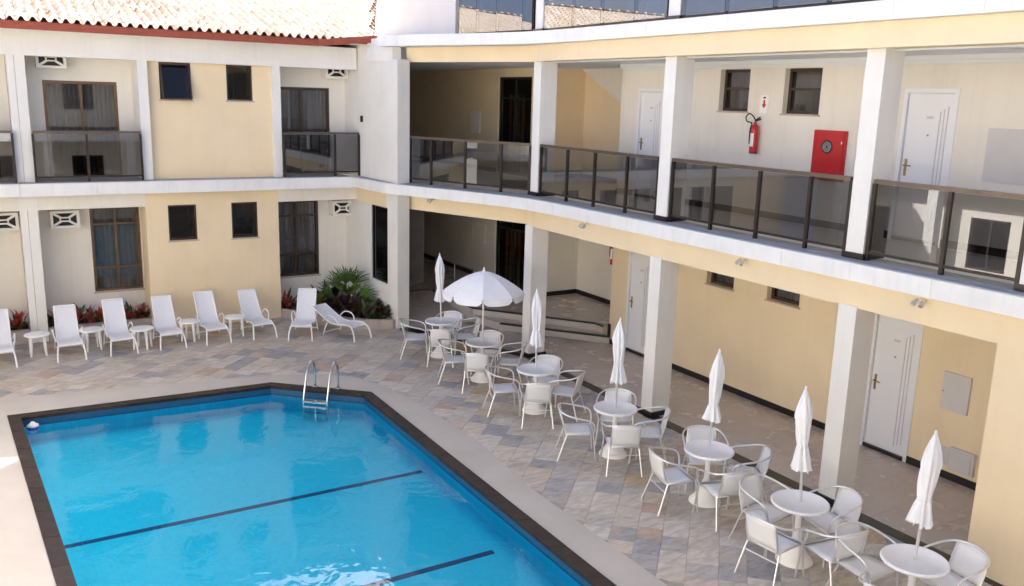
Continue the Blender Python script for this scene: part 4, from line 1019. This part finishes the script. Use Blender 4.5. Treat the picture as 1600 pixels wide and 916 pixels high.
LOWR = [(0, 0), (.03, .14), (.10, .26), (.22, .315), (.42, .30), (.66, .275), (.80, .285), (.95, .335), (1.15, .43), (1.38, .54)]
UPR2 = UPR[:7] + [(.905, .352), (1.10, .562), (1.295, .80)]; UPR3 = UPR[:7] + [(.895, .37), (1.06, .60), (1.24, .855)]
l0 = make_lounger(UPR); l1_ = make_lounger(UPR2); l2_ = make_lounger(UPR3); LX = [.15, 1.31, 2.23, 3.14, 4.03, 4.98]
LN = ['sun lounger beside the grilled pilaster, first of the row, partly cut off', 'upright white sun lounger second from the far end of the row before the red flowers',
      'upright white sun lounger standing before the flower bed under the bronze window', 'upright white sun lounger where the flower bed meets the yellow wall',
      'upright white sun lounger before the yellow wall under the small open window', 'upright white sun lounger before the yellow wall, last with a side table']
LN[0] = 'upright white sun lounger before the flower bed on the far side of the pilaster'
LN[1] = 'upright white sun lounger directly in front of the white pilaster'
for i, x in enumerate(LX):
    loc = (x, 17.93, 0); rz = R(90 + rnd.uniform(-2, 2))
    if i == 0: l0.location = loc; l0.rotation_euler.z = rz; l0['label'] = LN[0]
    elif i == 1: l1_.location = loc; l1_.rotation_euler.z = rz; l1_['label'] = LN[i]
    elif i == 2: l2_.location = loc; l2_.rotation_euler.z = rz; l2_['label'] = LN[i]
    else: dup((l0, l1_, l2_)[(i * 2) % 3], loc, rz, LN[i])
dup(l2_, (5.58, 17.46, 0), R(64), 'upright white sun lounger beside the planter, next to the lower reclined lounger')
l8 = make_lounger(LOWR); l8.location = (6.78, 16.97, 0); l8.rotation_euler.z = R(112); l8['label'] = 'low reclined white sun lounger turned aside in front of the palm planter'
def make_side():
    t = thing('side_table', 'x', 'side table', group='small round side tables between the loungers')
    MB().lathe([(0, .385), (.20, .385), (.222, .392), (.228, .405), (.224, .418), (.20, .422), (0, .422)], 28).build('table_top', PLASTIC, t)
    for k in range(4):
        a = math.pi / 4 + k * math.pi / 2; c, s = math.cos(a), math.sin(a)
        MB().tube([(.155 * c, .155 * s, .384), (.17 * c, .17 * s, .2), (.185 * c, .185 * s, 0)], [.034, .027, .018], 8).build('leg', PLASTIC, t)
    return t
s0 = make_side()
SN = ['small round white side table in front of the white pilaster', 'small round white side table before the flower bed, first past the pilaster', 'small round white side table before the flower bed, beside the yellow wall',
      'small round white side table before the yellow wall, nearer the flower bed', 'small round white side table before the yellow wall, nearer the palm planter']
for i, (x, y) in enumerate([(.79, 18.66), (1.74, 18.62), (2.62, 18.30), (3.58, 18.50), (4.52, 18.48)]):
    if i == 0: s0.location = (x, y, 0); s0['label'] = SN[0]
    else: dup(s0, (x, y, 0), rnd.uniform(0, 1.5), SN[i])

# ------------------------------------------------------------------ pool ladder and float
t = thing('pool_ladder', 'stainless steel pool ladder with two curved handrails', 'ladder', (4.84, 14.10, 0))
dn = Vector((.67, .742, 0)); tg = Vector((.742, -.67, 0))
for s in (-1, 1):
    o_ = tg * s * .215; V = lambda a, z: o_ + dn * a + Vector((0, 0, z))
    pts = smooth_path([V(.27, .0), V(.275, .30), V(.245, .44), V(.15, .525), V(.03, .50), V(-.07, .36), V(-.17, .12), V(-.225, -.08), V(-.23, -.38)], 6)
    MB().tube(pts, .021, 10).build('handrail', STEEL, t)
    p_ = o_ + dn * .27; MB().lathe([(.0, .03), (.045, .025), (.05, .006)], 14, (p_.x, p_.y)).build('flange', STEEL, t)
for z in (-.085, -.30):
    a = tg * -.215 + dn * -.228; c = tg * .215 + dn * -.228; b = MB().bar(a + Vector((0, 0, z)), c + Vector((0, 0, z)), .085, .03); b.build('step', STEEL, t)
t = thing('chlorine_float', 'small white and blue float in the corner of the pool', 'float', (.46, 14.88, -.13))
MB().lathe([(0, -.05), (.07, -.045), (.085, -.005), (.085, .02)], 18).build('base', BLUE, t)
MB().lathe([(.085, .021), (.085, .04), (.06, .06), (.03, .065), (.03, .09), (0, .092)], 18).build('cap', PLASTIC, t)

# ------------------------------------------------------------------ planters and plants
def leaf(mb, base, d, ln, wd, droop, fold=.25, seg=5):
    """a strap leaf: folded along its midrib, arching down"""
    base = Vector(base); d = Vector(d).normalized(); sd_ = d.cross(Vector((0, 0, 1)))
    sd_ = Vector((1, 0, 0)) if sd_.length < .01 else sd_.normalized(); p = base.copy(); vs = []; cur = d.copy()
    for i in range(seg + 1):
        v = i / seg; w_ = wd * math.sin(math.pi * (.12 + .88 * v)) ** .8 if v < 1 else 0.002
        up = sd_.cross(cur).normalized()
        vs += [p - sd_ * w_ + up * w_ * fold, p, p + sd_ * w_ + up * w_ * fold]
        p = p + cur * (ln / seg); cur = (cur + Vector((0, 0, -droop / seg))).normalized()
    fs = []
    for i in range(seg):
        a = i * 3; fs += [(a, a + 3, a + 4, a + 1), (a + 1, a + 4, a + 5, a + 2)]
    mb.add(vs, fs, True)
def clump(name, label, cat, loc, m1, m2, n, h, wd, spread, seed, group):
    r = random.Random(seed); t = thing(name, label, cat, loc, group=group); A, B = MB(), MB()
    for k in range(n):
        a = r.uniform(0, 6.28); el = r.uniform(.5, 1.35); mb = A if r.random() < .6 else B
        bx, by = r.gauss(0, spread * .35), r.gauss(0, spread * .35); z0 = r.uniform(0, h * .45)
        leaf(mb, (bx, by, z0), (math.cos(a) * math.cos(el), math.sin(a) * math.cos(el), math.sin(el)), h * r.uniform(.45, .8), wd * r.uniform(.7, 1.3), r.uniform(.3, 1.3))
    A.build('foliage', m1, t); B.build('foliage', m2, t)
    b = MB()
    for k in range(4): a = k * 1.6 + r.random(); b.tube([(.02 * math.cos(a), .02 * math.sin(a), -.02), (spread * .4 * math.cos(a), spread * .4 * math.sin(a), h * .5)], [.012, .006], 5)
    b.build('stem', STEM, t)
    return t
def planter(name, label, outer, h, wall, inner):
    t = thing(name, label, 'planter', (outer[0][0], outer[0][1], 0), world=True)
    MB().prism(outer, -.005, h, hole=inner[::-1]).build('curb', CURB, t); MB().prism(inner, None, h - .05).build('soil_bed', SOIL, t)
planter('flower_bed', 'low masonry flower bed in the recess between the pilaster and the yellow wall', [(1.05, 19.62), (3.02, 19.62), (3.02, 20.39), (1.05, 20.39)], .27, .1, [(1.06, 19.74), (3.01, 19.74), (3.01, 20.38), (1.06, 20.38)])
planter('flower_bed', 'low masonry flower bed in the recess on the far side of the pilaster', [(-1.0, 19.62), (.72, 19.62), (.72, 20.39), (-1.0, 20.39)], .27, .1, [(-.99, 19.74), (.71, 19.74), (.71, 20.38), (-.99, 20.38)])
ps = [(6.02, 19.30), (6.45, 18.75), (6.85, 18.15), (7.25, 17.75), (7.72, 17.55)]
po = [(5.84, 19.56)] + [(v.x, v.y) for v in smooth_path([Vector(p) for p in ps], 4)] + [(7.79, 17.58), (7.725, 20.36), (5.84, 20.36)]
pi_ = [(5.86, 19.68)] + [(x + .09, y + .10) for x, y in [(v.x, v.y) for v in smooth_path([Vector(p) for p in ps], 4)][:-1]] + [(7.70, 17.82), (7.66, 20.33), (5.86, 20.33)]
planter('planter', 'curved stone planter holding the palm and maroon shrubs', po, .20, .1, pi_)
FLW = ['leafy bromeliad with red leaves in the flower bed by the bronze window', 'leafy bromeliad with red leaves in the flower bed past the pilaster']
k = 0
for x in (1.16, 1.40, 1.62, 1.85, 2.08, 2.32, 2.52, 2.70, 2.88):
    k += 1; r_ = rnd.random()
    clump('bromeliad', FLW[0], 'plant', (x, 19.86 + rnd.uniform(-.03, .05), .215), LEAFR, LEAFG, 34, rnd.uniform(.30, .46), .030, .13, 100 + k, 'red bromeliads in the bed by the bronze window')
for x in (-.2, .10, .32, .54):
    k += 1; clump('bromeliad', FLW[1], 'plant', (x, 19.88, .215), LEAFR, LEAFG, 34, rnd.uniform(.32, .48), .032, .13, 100 + k, 'red bromeliads in the bed past the pilaster')
k += 1; clump('bromeliad', 'single red bromeliad at the yellow wall end of the palm planter', 'plant', (6.05, 19.80, .15), LEAFR, LEAFG, 44, .44, .03, .14, 100 + k, None)
SH = [(6.40, 19.3, .50), (6.62, 18.95, .60), (6.85, 18.6, .55), (6.95, 19.3, .66), (7.12, 18.35, .50), (7.32, 18.72, .58), (7.38, 18.1, .42), (7.58, 18.36, .46), (7.60, 17.92, .36)]
for x, y, h in SH:
    k += 1; clump('shrub', 'dark maroon leafy shrub in the curved palm planter', 'plant', (x, y, .15), LEAFP, LEAFP if y > 18.2 else LEAFG, 90, h, .042, .24, 200 + k, 'maroon shrubs in the palm planter')
# fan palm
t = thing('fan_palm', 'young fan palm with pleated green leaves in the curved planter', 'palm', (7.14, 18.80, .15)); t.scale = (.9, .9, .92)
MB().tube([(0, 0, -.02), (.01, .0, .12), (.0, .0, .26)], [.06, .05, .04], 9).build('trunk', STEM, t)
def fan(az, el, pet, rad, m, droop=0., tw=0., spread=.95):
    d = Vector((math.cos(az) * math.cos(el), math.sin(az) * math.cos(el), math.sin(el))); b0 = Vector((0, 0, .22)); mid = b0 + d * pet * .55 + Vector((0, 0, .03)); tip = b0 + d * pet + Vector((0, 0, -droop * .3))
    o = MB().tube([b0, mid, tip], [.014, .010, .007], 6).build('petiole', STEM, t)
    ax = (d + Vector((0, 0, -droop))).normalized(); side = ax.cross(Vector((0, 0, 1))).normalized(); up = side.cross(ax).normalized()
    side = (side * math.cos(tw) + up * math.sin(tw)).normalized(); up = side.cross(ax).normalized()
    n = 15; mb = MB()
    for k in range(n):
        a0 = -spread + 2 * spread * k / n; a1 = -spread + 2 * spread * (k + 1) / n; am = (a0 + a1) / 2; hw = (a1 - a0) / 2
        rl = rad * (1 - .22 * abs(am / spread) ** 2) * rnd.uniform(.86, 1.1); kk = rnd.uniform(-.05, .05); dz = rnd.uniform(.1, .4)
        def P(a, r_, hgt):
            q = ax * math.cos(a) + side * math.sin(a); return tip + q * r_ + up * hgt - Vector((0, 0, dz * (r_ / rad) ** 3 * rad))
        vs = [tip, P(a0, rl * .40, -.016), P(am, rl * .40, .02), P(a1, rl * .40, -.016), P(am - hw * .55 + kk * .4, rl * .68, -.010), P(am + kk * .4, rl * .68, .014), P(am + hw * .55 + kk * .4, rl * .68, -.010), P(am + kk, rl, -.02)]
        mb.add(vs, [(0, 1, 2), (0, 2, 3), (1, 4, 5, 2), (2, 5, 6, 3), (4, 7, 5), (5, 7, 6)])
    mb.build('fan_leaf', m, t)
for (az, el, pet, rad, m, dr, tw) in [(170, 40, .42, .70, LEAF, .35, 1.15), (182, 24, .58, .55, LEAFY, .25, 1.0), (225, 62, .36, .62, LEAF, .0, .3), (272, 58, .34, .64, LEAF, .05, -.3), (80, 74, .46, .66, LEAF, -.2, .3),
                                     (35, 58, .52, .64, LEAF, -.05, -.5), (328, 42, .40, .62, LEAF, .25, -.9), (322, 14, .46, .56, LEAF, .45, -1.2), (130, 60, .50, .60, LEAF, .0, .8)]:
    fan(R(az), R(el), pet, rad, m, dr, tw)
for o in bpy.data.objects:
    if 'world' in o: del o['world']
